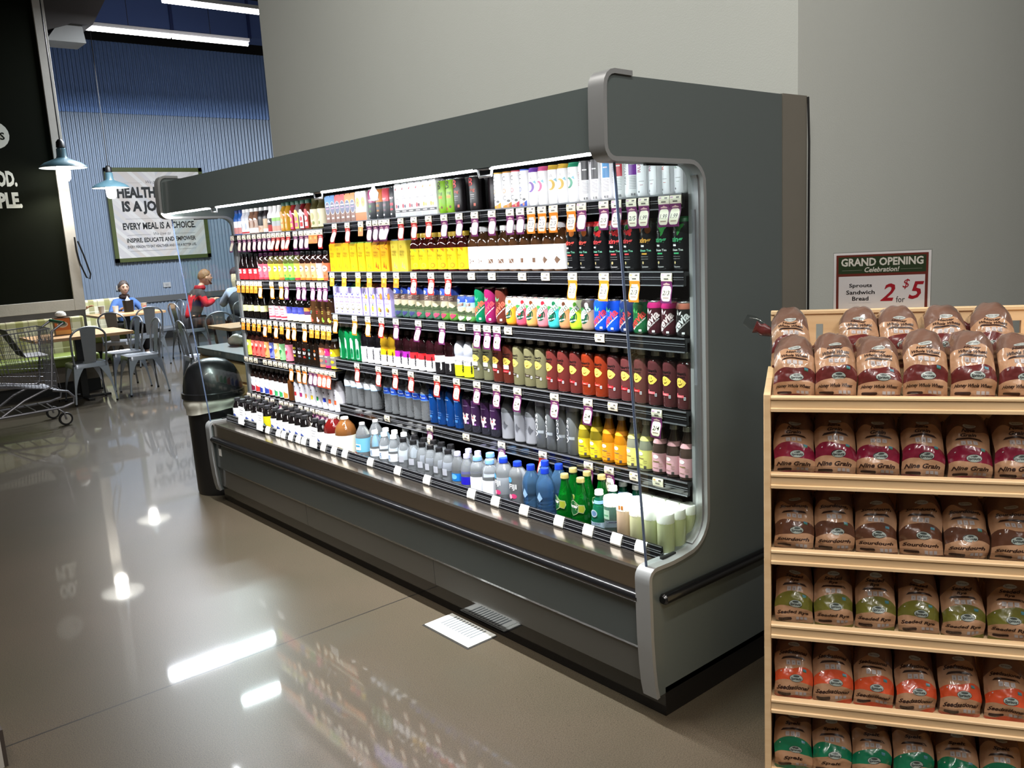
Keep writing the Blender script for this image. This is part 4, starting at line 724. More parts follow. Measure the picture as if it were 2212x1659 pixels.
kind('sp2', 'slim water bottle with sport cap and deep blue label', 'sport cap water bottles', 'bottle', .031, .031, lambda: bottle('water_bottle', 'pet', .192, .0305, PET, C(200, 200, 240), .05, .48, (.32, .50, C(36, 30, 200)), [], seg=16))
kind('lbc', 'water bottle with light blue cap and white label', 'light blue capped water bottles', 'bottle', .036, .036, lambda: bottle('water_bottle', 'box', .192, .0355, PET, C(128, 178, 236), .05, .54, (.20, .56, C(236, 240, 248)), [], seg=16))
kind('fij', 'square water bottle with blue cap and flower label', 'square blue capped water bottles', 'bottle', .040, .040, lambda: bottle('water_bottle', 'box', .212, .0390, PET, C(24, 60, 190), .05, .46, None, [('t', 'FIJI', .002, .112, .026, C(244, 246, 250), {'bold': .02, 'w': .036}), ('e', -.012, .142, .012, .012, C(90, 180, 226)), ('e', .006, .075, .014, .010, C(226, 70, 130)), ('e', -.012, .072, .01, .01, C(246, 190, 210))], seg=16))
kind('evn', 'textured blue tinted bottle with royal blue cap', 'blue tinted water bottles', 'bottle', .038, .038, lambda: bottle('water_bottle', 'rib', .214, .0375, PETB, C(24, 60, 190), .05, .44, None, [('p', [(-.014, .10), (0, .125), (.014, .10), (0, .085)], C(160, 200, 236))], seg=16))
kind('per', 'green glass pear shaped bottle with gold cap', 'green pear shaped bottles', 'bottle', .038, .038, lambda: bottle('sparkling_water_bottle', 'pear', .212, .0375, PETG, mat('gold_cap', (206, 190, 120), .35, metal=.5), .05, .42, None, [('p', [(-.034, 0.107), (-.026, 0.126), (-.010, 0.134), (.004, 0.126), (.012, 0.118), (.034, 0.116), (.038, 0.100), (.030, 0.084), (.012, 0.088), (.002, 0.080), (-.014, 0.072), (-.030, 0.086)], C(200, 214, 170)), ('p', [(-.032, 0.107), (-.025, 0.124), (-.010, 0.132), (.003, 0.124), (.010, 0.116), (.010, 0.090), (.001, 0.082), (-.014, 0.074), (-.028, 0.088)], C(16, 96, 44)), ('p', [(.012, 0.114), (.033, 0.114), (.036, 0.100), (.029, 0.086), (.012, 0.090)], C(176, 190, 60)), ('t', 'Perrier', -.012, .110, .013, C('w'), {'bold': .03, 'w': .044})]))
kind('pel', 'green bottle with white cap and blue oval label', 'white capped green bottles', 'bottle', .033, .033, lambda: bottle('sparkling_water_bottle', 'soda', .186, .0322, PETS, W_, .05, .50, (.26, .38, C(196, 224, 240)), [('e', 0, .104, .0145, .014, C(214, 230, 246)), ('e', 0, .104, .011, .010, C(110, 150, 196)), ('t', 'S.PELLEGRINO', 0, .066, .0075, C(40, 60, 110), {'w': .05, 'bold': .02})], band2=(.74, .80, C(130, 176, 220), (.66, .56))))
kind('vsj', 'clear cylinder bottle with wide white cap', 'white capped cylinder bottles', 'bottle', .0305, .0305, lambda: bottle('flavoured_water_bottle', 'voss', .166, .0298, mat('lime_clear', (238, 242, 192), .03, trans=.2, ior=1.3), C(246, 246, 238), 0, 1.02, None, []))
kind('vsk', 'clear cylinder bottle with white cap and mint label', 'white capped cylinder bottles', 'bottle', .0305, .0305, lambda: bottle('flavoured_water_bottle', 'voss', .176, .0298, PET, C(246, 246, 238), 0, 1.02, None, [('r', -.016, .096, .014, .130, C(190, 226, 200)), ('r', -.012, .106, .010, .112, C(90, 170, 120))]))
kind('vso', 'clear cylinder bottle with white cap and orange band', 'white capped cylinder bottles', 'bottle', .0305, .0305, lambda: bottle('flavoured_water_bottle', 'voss', .172, .0298, mat('peach_clear', (244, 216, 184), .03, trans=.2, ior=1.3), C(246, 246, 238), 0, 1.02, None, [('r', -.002, .146, .016, .160, C(240, 150, 60))]))

SHN = ['top shelf', 'second shelf', 'third shelf', 'fourth shelf', 'fifth shelf', 'bottom deck']
PLACED = []   # [kind, shelf index, depth, X, Y, z, bay]
def row(shelf, bay, spec, depth=0, dz=0, xoff=0):
    z = (AZ if bay == 'A' else BZ)[shelf] if shelf < 5 else DZ
    for k, pxs in spec:
        d = K[k]
        for px in pxs:
            X = (SHX+.004 if shelf < 5 else .073)+d['dep']+xoff
            X += depth*2*d['dep']*1.03
            # depth rows keep the lanes of the front row: pixel is that of the front item
            Xf = (SHX+.004 if shelf < 5 else .073)+d['dep']+xoff
            PLACED.append([k, shelf, depth, X, solve_y(px, Xf, z+.08), z, bay])
row(0, 'A', [('bluetub', (503, 512)), ('cw1', (522.5, 532)), ('cw2', (544, 554)), ('cw3', (566,)), ('cw4', (577,)), ('cw5', (588,)), ('gband', (596.5, 605)), ('tj1', (615, 625)), ('tj3', (636,)), ('tj4', (645.6,)), ('tj5', (656.5,)), ('tj6', (668,)), ('jar', (683, 698))])
row(0, 'B', [('ch1', (711.5, 722)), ('ch2', (733, 744.5)), ('ch3', (756, 767.5)), ('pko', (779, 791)), ('en1', (803,)), ('en2', (817.5,)), ('en3', (833,)), ('en4', (856,)), ('sv1', (872, 887)), ('sv2', (902.5, 918)), ('sv3', (934, 950.5)), ('bg1', (967.6, 984)), ('bg2', (1001, 1021)), ('cz1', (1078,)), ('cz2', (1096,)), ('cz3', (1115.6,)), ('cz4', (1136,)), ('ti1', (1157,)), ('ti2', (1178,)), ('ti3', (1200, 1223)), ('ti4', (1246,)), ('ad1', (1271, 1296)), ('ad2', (1322,)), ('ad3', (1349,)), ('ad4', (1377,)), ('ru1', (1405,)), ('ru2', (1434,)), ('ru3', (1463,)), ('ru4', (1491,))])
row(0, 'B', [('bg3', (1030, 1050, 1062))], 0, xoff=.062)
row(1, 'A', [('blkred', (523, 534, 546, 557)), ('kv1', (567.5, 579)), ('kv2', (590, 601)), ('kv3', (612,)), ('kv4', (623.5, 634.5)), ('kv5', (646,)), ('kb1', (658, 670, 682.7)), ('kb2', (695,)), ('kb3', (708,))])
row(1, 'B', [('mc1', (727, 742, 758)), ('mc2', (774.5, 791.5, 808.5)), ('mc3', (825, 842)), ('mc4', (865, 882)), ('mj1', (901.6, 919.7)), ('mj2', (939.6, 960, 982, 1004)), ('ge1', (1027, 1047)), ('ge2', (1069, 1091.5, 1114.5)), ('ge3', (1138.5, 1163)), ('ge4', (1189, 1215)), ('xp', (1243, 1275)), ('xc', (1309, 1344)), ('xc', (1381,)), ('xm', (1415,)), ('xg', (1450.5, 1486))])
row(2, 'A', [('sh1', (531, 543.5, 557, 570.5)), ('sh2', (591, 603.5, 616)), ('sh3', (629, 641.5, 654)), ('sh4', (668,)), ('tl1', (681,)), ('tl2', (692.5,)), ('tl3', (704,)), ('tl4', (716,))])
row(2, 'B', [('lv1', (730, 743, 756)), ('lv2', (769, 783)), ('lv3', (798.5, 813.6)), ('lv4', (829.5, 846)), ('cc1', (864, 880, 896)), ('cc2', (913, 930.5, 948)), ('cc3', (966, 984)), ('cc4', (1001, 1019)), ('zt1', (1040,)), ('zt2', (1062,)), ('zt3', (1084.5,)), ('hn1', (1106.5,)), ('hn2', (1129,)), ('hn3', (1152,)), ('hn4', (1176,)), ('hn5', (1200,)), ('hn6', (1225,)), ('hn7', (1251,)), ('hn8', (1278,)), ('zs1', (1306.5, 1336)), ('zs2', (1366,)), ('zs3', (1397,)), ('zs4', (1429.5, 1462)), ('zs5', (1496,))])
row(2, 'B', [('hn1', (1106.5,)), ('hn2', (1129,)), ('hn3', (1152,)), ('hn4', (1176,)), ('hn5', (1200,)), ('hn6', (1225,)), ('hn7', (1251,)), ('hn8', (1278,)), ('zs1', (1306.5, 1336)), ('zs3', (1397,)), ('zs4', (1429.5, 1462))], 1)
row(3, 'A', [('dm1', (539,)), ('dm2', (550, 560.5, 571)), ('dm3', (581,)), ('dm4', (591.5,)), ('dm5', (602.5,)), ('dm6', (613.5,)), ('dm7', (627,)), ('ju1', (643,)), ('ju2', (653.5,)), ('ju3', (664.5,)), ('ju4', (676.5,)), ('ju5', (688.5,)), ('or1', (701,)), ('or2', (713,)), ('or3', (725,))])
row(3, 'B', [('al', (734, 745, 756.5, 767.5)), ('vt1', (781, 796, 811)), ('vt2', (827, 843)), ('vt3', (860, 878)), ('vt4', (896, 914.5, 933.6)), ('vt5', (954, 975.5)), ('vt6', (998, 1019.5)), ('lm1', (1042.5, 1064)), ('lm2', (1086, 1108)), ('lm3', (1130.5, 1154, 1178.5)), ('lm4', (1203, 1228, 1253)), ('lm5', (1280, 1306.5)), ('lm6', (1335.5, 1366, 1397)), ('lm7', (1429.5, 1461.5, 1493.5))])
row(3, 'B', [('lm1', (1042.5, 1064)), ('lm2', (1086, 1108)), ('lm3', (1130.5, 1154, 1178.5)), ('lm4', (1203, 1228, 1253)), ('lm5', (1280, 1306.5)), ('lm6', (1335.5, 1366, 1397)), ('lm7', (1429.5, 1461.5, 1493.5))], 1)
row(4, 'A', [('su1', (550.5,)), ('su2', (560.5,)), ('su3', (570.5, 580.5)), ('su2', (591,)), ('su4', (601.5, 612)), ('su5', (622,)), ('amb', (632.5,)), ('ba1', (647,)), ('ba2', (659,)), ('ba3', (671,)), ('ba4', (683,)), ('ba5', (695,)), ('ba6', (707.5,)), ('ba7', (720.5, 734))])
row(4, 'B', [('wt1', (757, 770.5, 784.5, 799, 814)), ('wt2', (842, 857.4, 873.5, 889.5, 906, 922.8)), ('wt3', (940.6, 958.5, 976.5, 995)), ('orc', (1014, 1033, 1053, 1073)), ('ice', (1099.6, 1133, 1156.5)), ('vos', (1179.5, 1201.5, 1224, 1247.5)), ('fl1', (1274, 1299.5)), ('fl2', (1325.5, 1351.5)), ('fl3', (1379, 1407)), ('fl4', (1436, 1465.5, 1496))])
row(4, 'B', [('wt1', (757, 784.5, 814)), ('wt2', (857.4, 889.5)), ('vos', (1201.5, 1224, 1247.5)), ('fl2', (1351.5,)), ('fl4', (1465.5,))], 1)
row(5, 'A', [('kom', (515, 527, 540, 554, 567)), ('koy', (580,)), ('kom', (596, 609, 622, 635, 648, 661, 684, 698)), ('jg1', (722,)), ('jg2', (747,))])
row(5, 'A', [('kom', (515, 527, 540, 554, 567, 596, 609, 622, 635, 648))], 1)
row(5, 'B', [('smt', (785,)), ('lif', (813, 832, 852)), ('blc', (873.7, 894.5, 914.4, 932, 951.5, 970.5)), ('sp1', (990.5,)), ('sp2', (1010.5,)), ('lbc', (1033, 1060)), ('fij', (1090, 1119.5)), ('evn', (1149, 1179)), ('per', (1222, 1256.5)), ('pel', (1313.5,)), ('vsk', (1345,)), ('vso', (1371,)), ('vsj', (1400.5, 1428.5, 1458))])
row(5, 'B', [('smt', (785,)), ('lif', (813, 832, 852)), ('blc', (873.7, 894.5, 914.4, 932, 951.5)), ('sp2', (990.5, 1010.5)), ('lbc', (1033, 1060)), ('evn', (1149, 1179)), ('per', (1222, 1256.5, 1289)), ('pel', (1313.5,)), ('vsj', (1345, 1371, 1400.5, 1428.5, 1458))], 1)
row(5, 'B', [('lif', (832, 852)), ('blc', (873.7, 894.5)), ('evn', (1119, 1149, 1179)), ('per', (1256.5,)), ('pel', (1322, 1350)), ('vsj', (1371, 1400.5, 1428.5, 1458))], 2)
# settle each row so that neighbours touch but never overlap
from collections import defaultdict
rows = defaultdict(list)
for p in PLACED: rows[(p[1], 'D' if p[1] == 5 else p[6], round(p[3]*4), p[2])].append(p)
for key, ps in rows.items():
    ps.sort(key=lambda p: p[4]); lo, hi = (.058, 2.438) if key[1] == 'B' else (2.455, 3.655)
    if key[0] == 5: lo, hi = (.040, 3.64)
    for _ in range(60):
        for a, b in zip(ps, ps[1:]):
            g = K[a[0]]['half']+K[b[0]]['half']+.0006-(b[4]-a[4])
            if g > 0: a[4] -= g/2; b[4] += g/2
        if ps[0][4]-K[ps[0][0]]['half'] < lo: ps[0][4] = lo+K[ps[0][0]]['half']
        if ps[-1][4]+K[ps[-1][0]]['half'] > hi: ps[-1][4] = hi-K[ps[-1][0]]['half']
ORD = ['first', 'second', 'third', 'fourth', 'fifth', 'sixth', 'seventh', 'eighth', 'ninth', 'tenth', 'eleventh', 'twelfth', 'thirteenth', 'fourteenth', 'fifteenth', 'sixteenth', 'seventeenth', 'eighteenth', 'nineteenth', 'twentieth', 'twenty-first', 'twenty-second']
runs = defaultdict(list)
for p in PLACED: runs[(p[0], p[1], p[2])].append(p)
PROTO = {}
rnd = random.Random(3)
for (k, sh, dep), ps in runs.items():
    ps.sort(key=lambda p: -p[4]); d = K[k]; n = len(ps)
    for i, (kk, s_, dp, X, Y, z, bay) in enumerate(ps):
        if k not in PROTO: o = PROTO[k] = d['fn'](); CH[o.name] = kids(o)
        else: o = copy_tree(PROTO[k])
        boxy = d['cat'] == 'carton'
        o.location = (X+(rnd.uniform(0, .004) if dep == 0 and not boxy else 0), Y, z+.0006); o.rotation_euler = (0, 0, radians(-90+(0 if boxy else rnd.uniform(-9, 14))))
        lab = d['desc']+('' if n == 1 else (', left one' if i == 0 else ', right one') if n == 2 else ', '+ORD[i]+' from left')+('' if dep == 0 else ', second row' if dep == 1 else ', third row')+', '+SHN[sh]
        o['label'] = lab; o['category'] = d['cat']; o['group'] = d['plural']+' on the '+SHN[sh]
# ------------------------------------------------------------------ price tags on the shelf channels
PAPER = C(246, 240, 214); PURP = C(112, 44, 98); REDT = C(196, 44, 40); ORG = C(244, 138, 40); CORAL = C(240, 92, 56)
def sheet(pts, w, m, arts=(), shear=0):
    """paper strip following (y,z) profile (front faces -y), width w; art in (u, s) s = arc length down from the top"""
    mb = MB(); S_ = [0]
    for a, b in zip(pts, pts[1:]): S_.append(S_[-1]+sqrt((a[0]-b[0])**2+(a[1]-b[1])**2))
    L = S_[-1]; n = 14
    def at(u, s, off=0):
        s = min(max(s, 0), L)
        for i in range(len(pts)-1):
            if s <= S_[i+1]+1e-9: break
        f = (s-S_[i])/(S_[i+1]-S_[i]); a, b = pts[i], pts[i+1]
        y = a[0]+(b[0]-a[0])*f; z = a[1]+(b[1]-a[1])*f; d = Vector((b[0]-a[0], b[1]-a[1])).normalized()
        return (u+shear*s, y+d.y*off, z-d.x*off)     # normal toward -y
    vs = []
    for i in range(n+1):
        s = L*i/n
        for u in (-w/2, w/2): vs += [at(u, s, 0), at(u, s, -.0005)]
    fs = []
    for i in range(n):
        o = 4*i; fs += [(o, o+2, o+6, o+4), (o+1, o+5, o+7, o+3), (o, o+4, o+5, o+1), (o+2, o+3, o+7, o+6)]
    mb.add(vs, fs, m)
    art(mb, arts, lambda u, v, off: at(u, -v, off+.0002), 3, .00025)
    return mb
def badge(w, z0, z1, m):
    """rounded cream field"""
    r = w*.22; x = w/2
    return ('p', [(-x+r, z1), (-x+r*.3, z1-r*.4), (-x, z1-r*1.4), (-x, z0+r*1.2), (-x+r*.5, z0+r*.2), (-x+r*1.2, z0), (x-r*1.2, z0), (x-r*.5, z0+r*.2), (x, z0+r*1.2), (x, z1-r*1.4), (x-r*.3, z1-r*.4), (x-r, z1)], m)
def price_tag(style, txt, w=.046, shear=0, curl=0):
    t = thing('price_tag')
    top = [('r', -w*.42, -.013, w*.42, -.012, C(150, 140, 130)), ('r', -w*.22, -.021, w*.2, -.016, C(110, 104, 96)), ('r', w*.08, -.009, w*.34, -.004, C(96, 90, 86)), ('r', -w*.44, -.008, -w*.2, -.003, C(238, 168, 100) if style in 'OLW' else C(200, 150, 190))]
    P0 = [(0, 0), (-.002, -.008), (-.002, -.018), (0, -.026)]
    sheet(P0, w, PAPER if style != 'B' else C(236, 226, 214), top).build('price_label', t, smooth=60)
    MB().prism([(.0, .001), (.0025, .001), (.0025, -.03), (.0, -.028)], 'x', -w/2, w/2, C(214, 200, 180)).build('tag_holder', t, smooth=0)
    if style == 'W': return t
    if style == 'O':   # short orange flag
        L = .044; pts = [(-.002-(.004+curl)*sin(pi*.5*i/6)*(i/6), -.026-L*i/6) for i in range(7)]
        sheet(pts, w*.98, ORG, [('e', 0, -.014, w*.14, .008, C(250, 190, 110)), ('r', -w*.36, -.030, w*.36, -.026, C(214, 100, 40)), ('r', -w*.30, -.036, w*.30, -.033, C(214, 100, 40))], shear).build('promo_flag', t, smooth=60)
        return t
    L = .074; col = {'P': PURP, 'R': REDT, 'L': ORG, 'C': CORAL}[style]
    pts = [(-.002-(.002+curl)*(i/8)**2+.003*sin(pi*i/4), -.026-L*i/8) for i in range(9)]
    a = [badge(w*.82, -.068, -.016, PAPER)]
    if style == 'L': a += [('r', -w*.36, -.026, w*.36, -.020, C(110, 100, 110)), ('r', -w*.30, -.016, w*.30, -.012, C(236, 226, 236))]
    else: a += [('p', [(-w*.3, -.010), (-.004, -.007), (0, -.004), (.004, -.007), (w*.3, -.010), (w*.3, -.0125), (-w*.3, -.0125)], C(225, 190, 180))]
    if txt: a += [('t', txt, 0, -.040, .0155, C(30, 22, 20), {'bold': .012, 'sh': .12, 'w': w*(.62 if len(txt) < 4 or txt[0] in '2345' else .6)}), ('r', -w*.26, -.058, w*.26, -.055, C(150, 120, 110))]
    sheet(pts, w, col, a, shear).build('promo_flag', t, smooth=60)
    return t
TAGS = []
def tags(shelf, bay, items):
    for it in items:
        px, st = it[0], it[1]; tx = it[2] if len(it) > 2 else ''; tilt = it[3] if len(it) > 3 else 0
        z = (AZ if bay == 'A' else BZ)[shelf]-.004
        TAGS.append((shelf, bay, solve_y(px, SHX-.018, z-.03), z, st, tx, tilt))
P, R, O, Lg, Wt, Cc = 'PROLWC'
tags(0, 'A', [(502, P, '', -.35)]+[(x, P) for x in (517, 527.5, 538, 549, 560, 570.6, 581)]+[(591, R, '', -.4), (601, R, '', -.3), (611, R), (623, R, '', -.4), (638, P), (650.5, P), (663, P), (678, O), (692.5, O), (705, R)])
tags(0, 'B', [(723, R, '', -.4), (750.6, R), (779.6, O), (797.6, P), (811, P), (824, P), (836, P, '', -.35), (866, R), (894.4, R), (926, R), (959.5, P), (992, P), (1025.5, P), (1063, P), (1102, P), (1124, P), (1147.6, Lg, '2/3'), (1171, Lg, '2/3'), (1195.7, Lg, '2/3'), (1234, Lg, '2/3'), (1256.5, P), (1304.5, P, '2/5'), (1332, P, '2/5'), (1364, P, '2/5', .15), (1391, P, '1.99'), (1442.4, P, '1.99'), (1468, P, '1.99', -.1)])
tags(1, 'A', [(x, O) for x in (516, 525.8, 535, 544, 553)]+[(562, Lg), (587, Lg, '', .15), (607.5, Lg), (619, P), (644.7, P), (656.5, P), (675.5, P), (690, P), (703.5, P)])
tags(1, 'B', [(718, O), (744, O), (774, O), (798.6, O), (830, O), (856.4, O), (894, R, '2/4', -.05), (931.5, R, '2/4', -.05), (968, R, '2/4', -.03), (1018.8, Wt), (1063, Wt), (1128.5, Wt), (1178.7, Wt), (1237, Lg, '2/3', -.04), (1305, Lg, '2/3', -.06), (1371, Lg, '2/3', -.04), (1440, P, '2/3')])
tags(2, 'A', [(x, O) for x in (526, 537, 549, 560)]+[(572, Lg), (583, O), (596, Lg), (609, O), (622, Lg), (635, Lg), (658, Lg), (673.6, O), (686, O), (699, O), (712, O)])
tags(2, 'B', [(725, Lg, '2/3', -.1), (766.5, Lg, '2/3', -.08), (794.8, Lg, '2/3'), (824.4, R, '2/3', -.12), (855.5, P, '2/3'), (904, P, '2/3', -.25), (955, P, '99\u00a2', -.06), (997.5, Wt), (1031, P, '4/5', -.04), (1052.5, P, '4/5', -.02), (1073.6, P, '4/5'), (1098, Wt), (1295.7, Wt)])
tags(3, 'A', [(x, Wt) for x in (532.5, 542.5, 553, 573, 584, 595, 606, 617)]+[(629, Lg), (644, Lg, '', .25), (658, Lg), (671, P), (684.5, P), (697, Cc, '3/5'), (709, Cc, '3/5'), (722, Cc, '3/5'), (734, Wt)])
tags(3, 'B', [(771.5, R, '5/5'), (817.6, R, '5/5'), (854, R, '5/5'), (888, R, '5/5'), (944, R, '5/5', -.04), (986.7, R, '5/5', -.05), (1030.5, P, '2/4', -.06), (1072.6, P, '2/4'), (1118, P, '2/4', -.07), (1198, P, '2/4'), (1270.5, P, '2/4', -.06), (1324, Wt), (1419, P, '2/4', -.05)])
tags(4, 'A', [(x, P, '', -.3) for x in (538, 549.5, 560, 577.4, 589, 608, 619, 630, 650, 663, 675)]+[(x, P, '', -.3) for x in (687, 698, 709, 720)]+[(741, Wt)])
tags(4, 'B', [(836.6, Wt), (929, P, '99\u00a2', -.08), (1007.3, Wt), (1084, P, '99\u00a2', -.08), (1173, R, '4/5', -.16), (1271.5, P, '99\u00a2'), (1316, P, '99\u00a2', .12), (1371, Wt), (1421.6, Wt)])
TPRO = {}
trow = defaultdict(list)
for t in TAGS: trow[(t[0], t[1])].append(t)
STN = {'P': 'purple bordered price tag', 'R': 'red bordered price tag', 'O': 'short orange price tag', 'L': 'tall orange bordered price tag', 'W': 'small cream price label', 'C': 'coral red price tag', 'B': 'bright white price label'}
BAYN = {'A': 'far bay', 'B': 'near bay'}
for (sh, bay), ts in trow.items():
    ts.sort(key=lambda t: -t[2]); W_t = .0465 if bay == 'B' else .050
    Ys = [t[2] for t in ts]
    for _ in range(120):
        for i in range(len(Ys)-1):
            g = W_t+.002-(Ys[i]-Ys[i+1])
            if g > 0: Ys[i] += g/2; Ys[i+1] -= g/2
        Ys[0] = min(Ys[0], 2.41 if bay == 'B' else 3.63); Ys[-1] = max(Ys[-1], .078 if bay == 'B' else 2.475)
    cnt = defaultdict(int); tot = defaultdict(int)
    for t in ts: tot[t[4]] += 1
    for t, Y in zip(ts, Ys):
        curl = .03 if (sh == 4 and bay == 'A') else 0
        key = (t[4], t[5], round(t[6], 2), bay, curl); fresh = key not in TPRO
        if fresh: o = TPRO[key] = price_tag(t[4], t[5], W_t, t[6], curl); CH[o.name] = kids(o)
        else: o = copy_tree(TPRO[key])
        o.location = (SHX-.0185, Y, t[3]); o.rotation_euler = (0, 0, radians(-90))
        i = cnt[t[4]]; cnt[t[4]] += 1
        o['label'] = '%s%s, %s from left, %s, %s' % (STN[t[4]], (' reading '+t[5]) if t[5] else '', ORD[i], SHN[sh], BAYN[bay])
        o['category'] = 'price tag'; o['group'] = STN[t[4]]+'s on the '+SHN[sh]
# labels on the front rail
M_RAILT = C(250, 248, 240)
rp = None
RAILX = [577, 600, 611, 627, 643, 655, 697, 720, 743.5, 798.7, 857.4, 920.7, 1016.7, 1068.7, 1130.5, 1206, 1269, 1330, 1382.6]
for i, px in enumerate(RAILX):
    Y = solve_y(px, .045, .555)
    if rp is None:
        m = MB(); m.prism([(.0425, .5335), (.0405, .540), (.0440, .556), (.0535, .572), (.0575, .5745), (.0560, .5725), (.0445, .5375)], 'y', -.024, .024, M_RAILT); o = rp = m.build('price_label', smooth=0)
    else: o = rp.copy(); COL.objects.link(o)
    o.location = (0, Y, 0)
    tag(o, 'white price label on the front rail, %s from the far left' % ORD[i], 'price label', 'price labels along the front rail')
for i, (px, lab) in enumerate(((521, 'white paper sign over the front rail, at the far left bottles'), (561, 'white paper sign on the front rail beside the yellow labelled bottle'), (677, 'white paper sign on the front rail before the juice jugs'))):
    Y = solve_y(px, .03, .62); s = thing('paper_sign', lab, 'sign', (.034, Y, .560), radians(-90), 'paper signs on the front rail')
    sheet([(0, .10), (-.004, .05), (-.012, 0), (-.012, -.01)], .085, C(248, 248, 246), [('r', -.028, -.022, .028, -.018, C(190, 190, 196)), ('r', -.02, -.036, .02, -.033, C(190, 190, 196)), ('r', -.024, -.05, .024, -.047, C(190, 190, 196))]).build('paper', s)
    MB().box(-.02, .02, -.004, .004, -.004, .006, C(230, 230, 230)).build('clip', s)

# ------------------------------------------------------------------ bread rack
RP = Vector((-.1232, -.4749, 0)); RTH = atan2(-.85207, .52343)   # origin at the left end of the front, u axis runs right
rack = thing('bread_rack', 'tall blond birch bread rack with moulded shelf fronts', 'shelf rack', RP, RTH)
RW = 1.26; RZ = [1.177, .967, .752, .536, .310, .088]
for x in (-.009, RW-.009): MB().box(x, x+.018, -.002, .46, 0, 1.182 if x < 0 else 1.182, M_TAN).build('side_panel', rack, bevel=.0015)
for k, z in enumerate(RZ):
    sh = MB().box(.0095, RW-.0095, .018, .45, z-.030, z-.016, M_TAN).build('shelf', rack, smooth=0)
    lip = [(-.006, z), (-.008, z-.002), (-.008, z-.007), (-.004, z-.009), (-.0035, z-.030), (-.008, z-.032), (-.008, z-.040), (.016, z-.040), (.016, z)]
    MB().prism(lip, 'x', .0095, RW-.0095, M_TAN).build('moulded_front', sh, smooth=0)
    if k: MB().box(.012, RW-.012, .0165, .0175, z-.012, z+.018, FILM).build('clear_lip', sh, smooth=0)
MB().box(.0095, RW-.0095, .255, .438, RZ[0]-.0155, RZ[0]+.0340, M_TAN).build('back_riser', rack, smooth=0)
# backboard with hand slots
bb = MB(); BT = 1.345
xs = [0.0, .132, .152, .388, .410, .66, .684, .92, .944, RW-.018]
for i in range(len(xs)-1):
    if i % 2 == 0: bb.box(xs[i], xs[i+1], .44, .458, .06, BT, M_TAN)
    else: bb.box(xs[i], xs[i+1], .44, .458, .06, 1.24, M_TAN).box(xs[i], xs[i+1], .44, .458, 1.315, BT, M_TAN)
bb.build('backboard', rack, smooth=0)
MB().box(0, RW-.018, .436, .462, BT, BT+.012, M_TAN).build('top_rail', rack, bevel=.002)
LD = .185
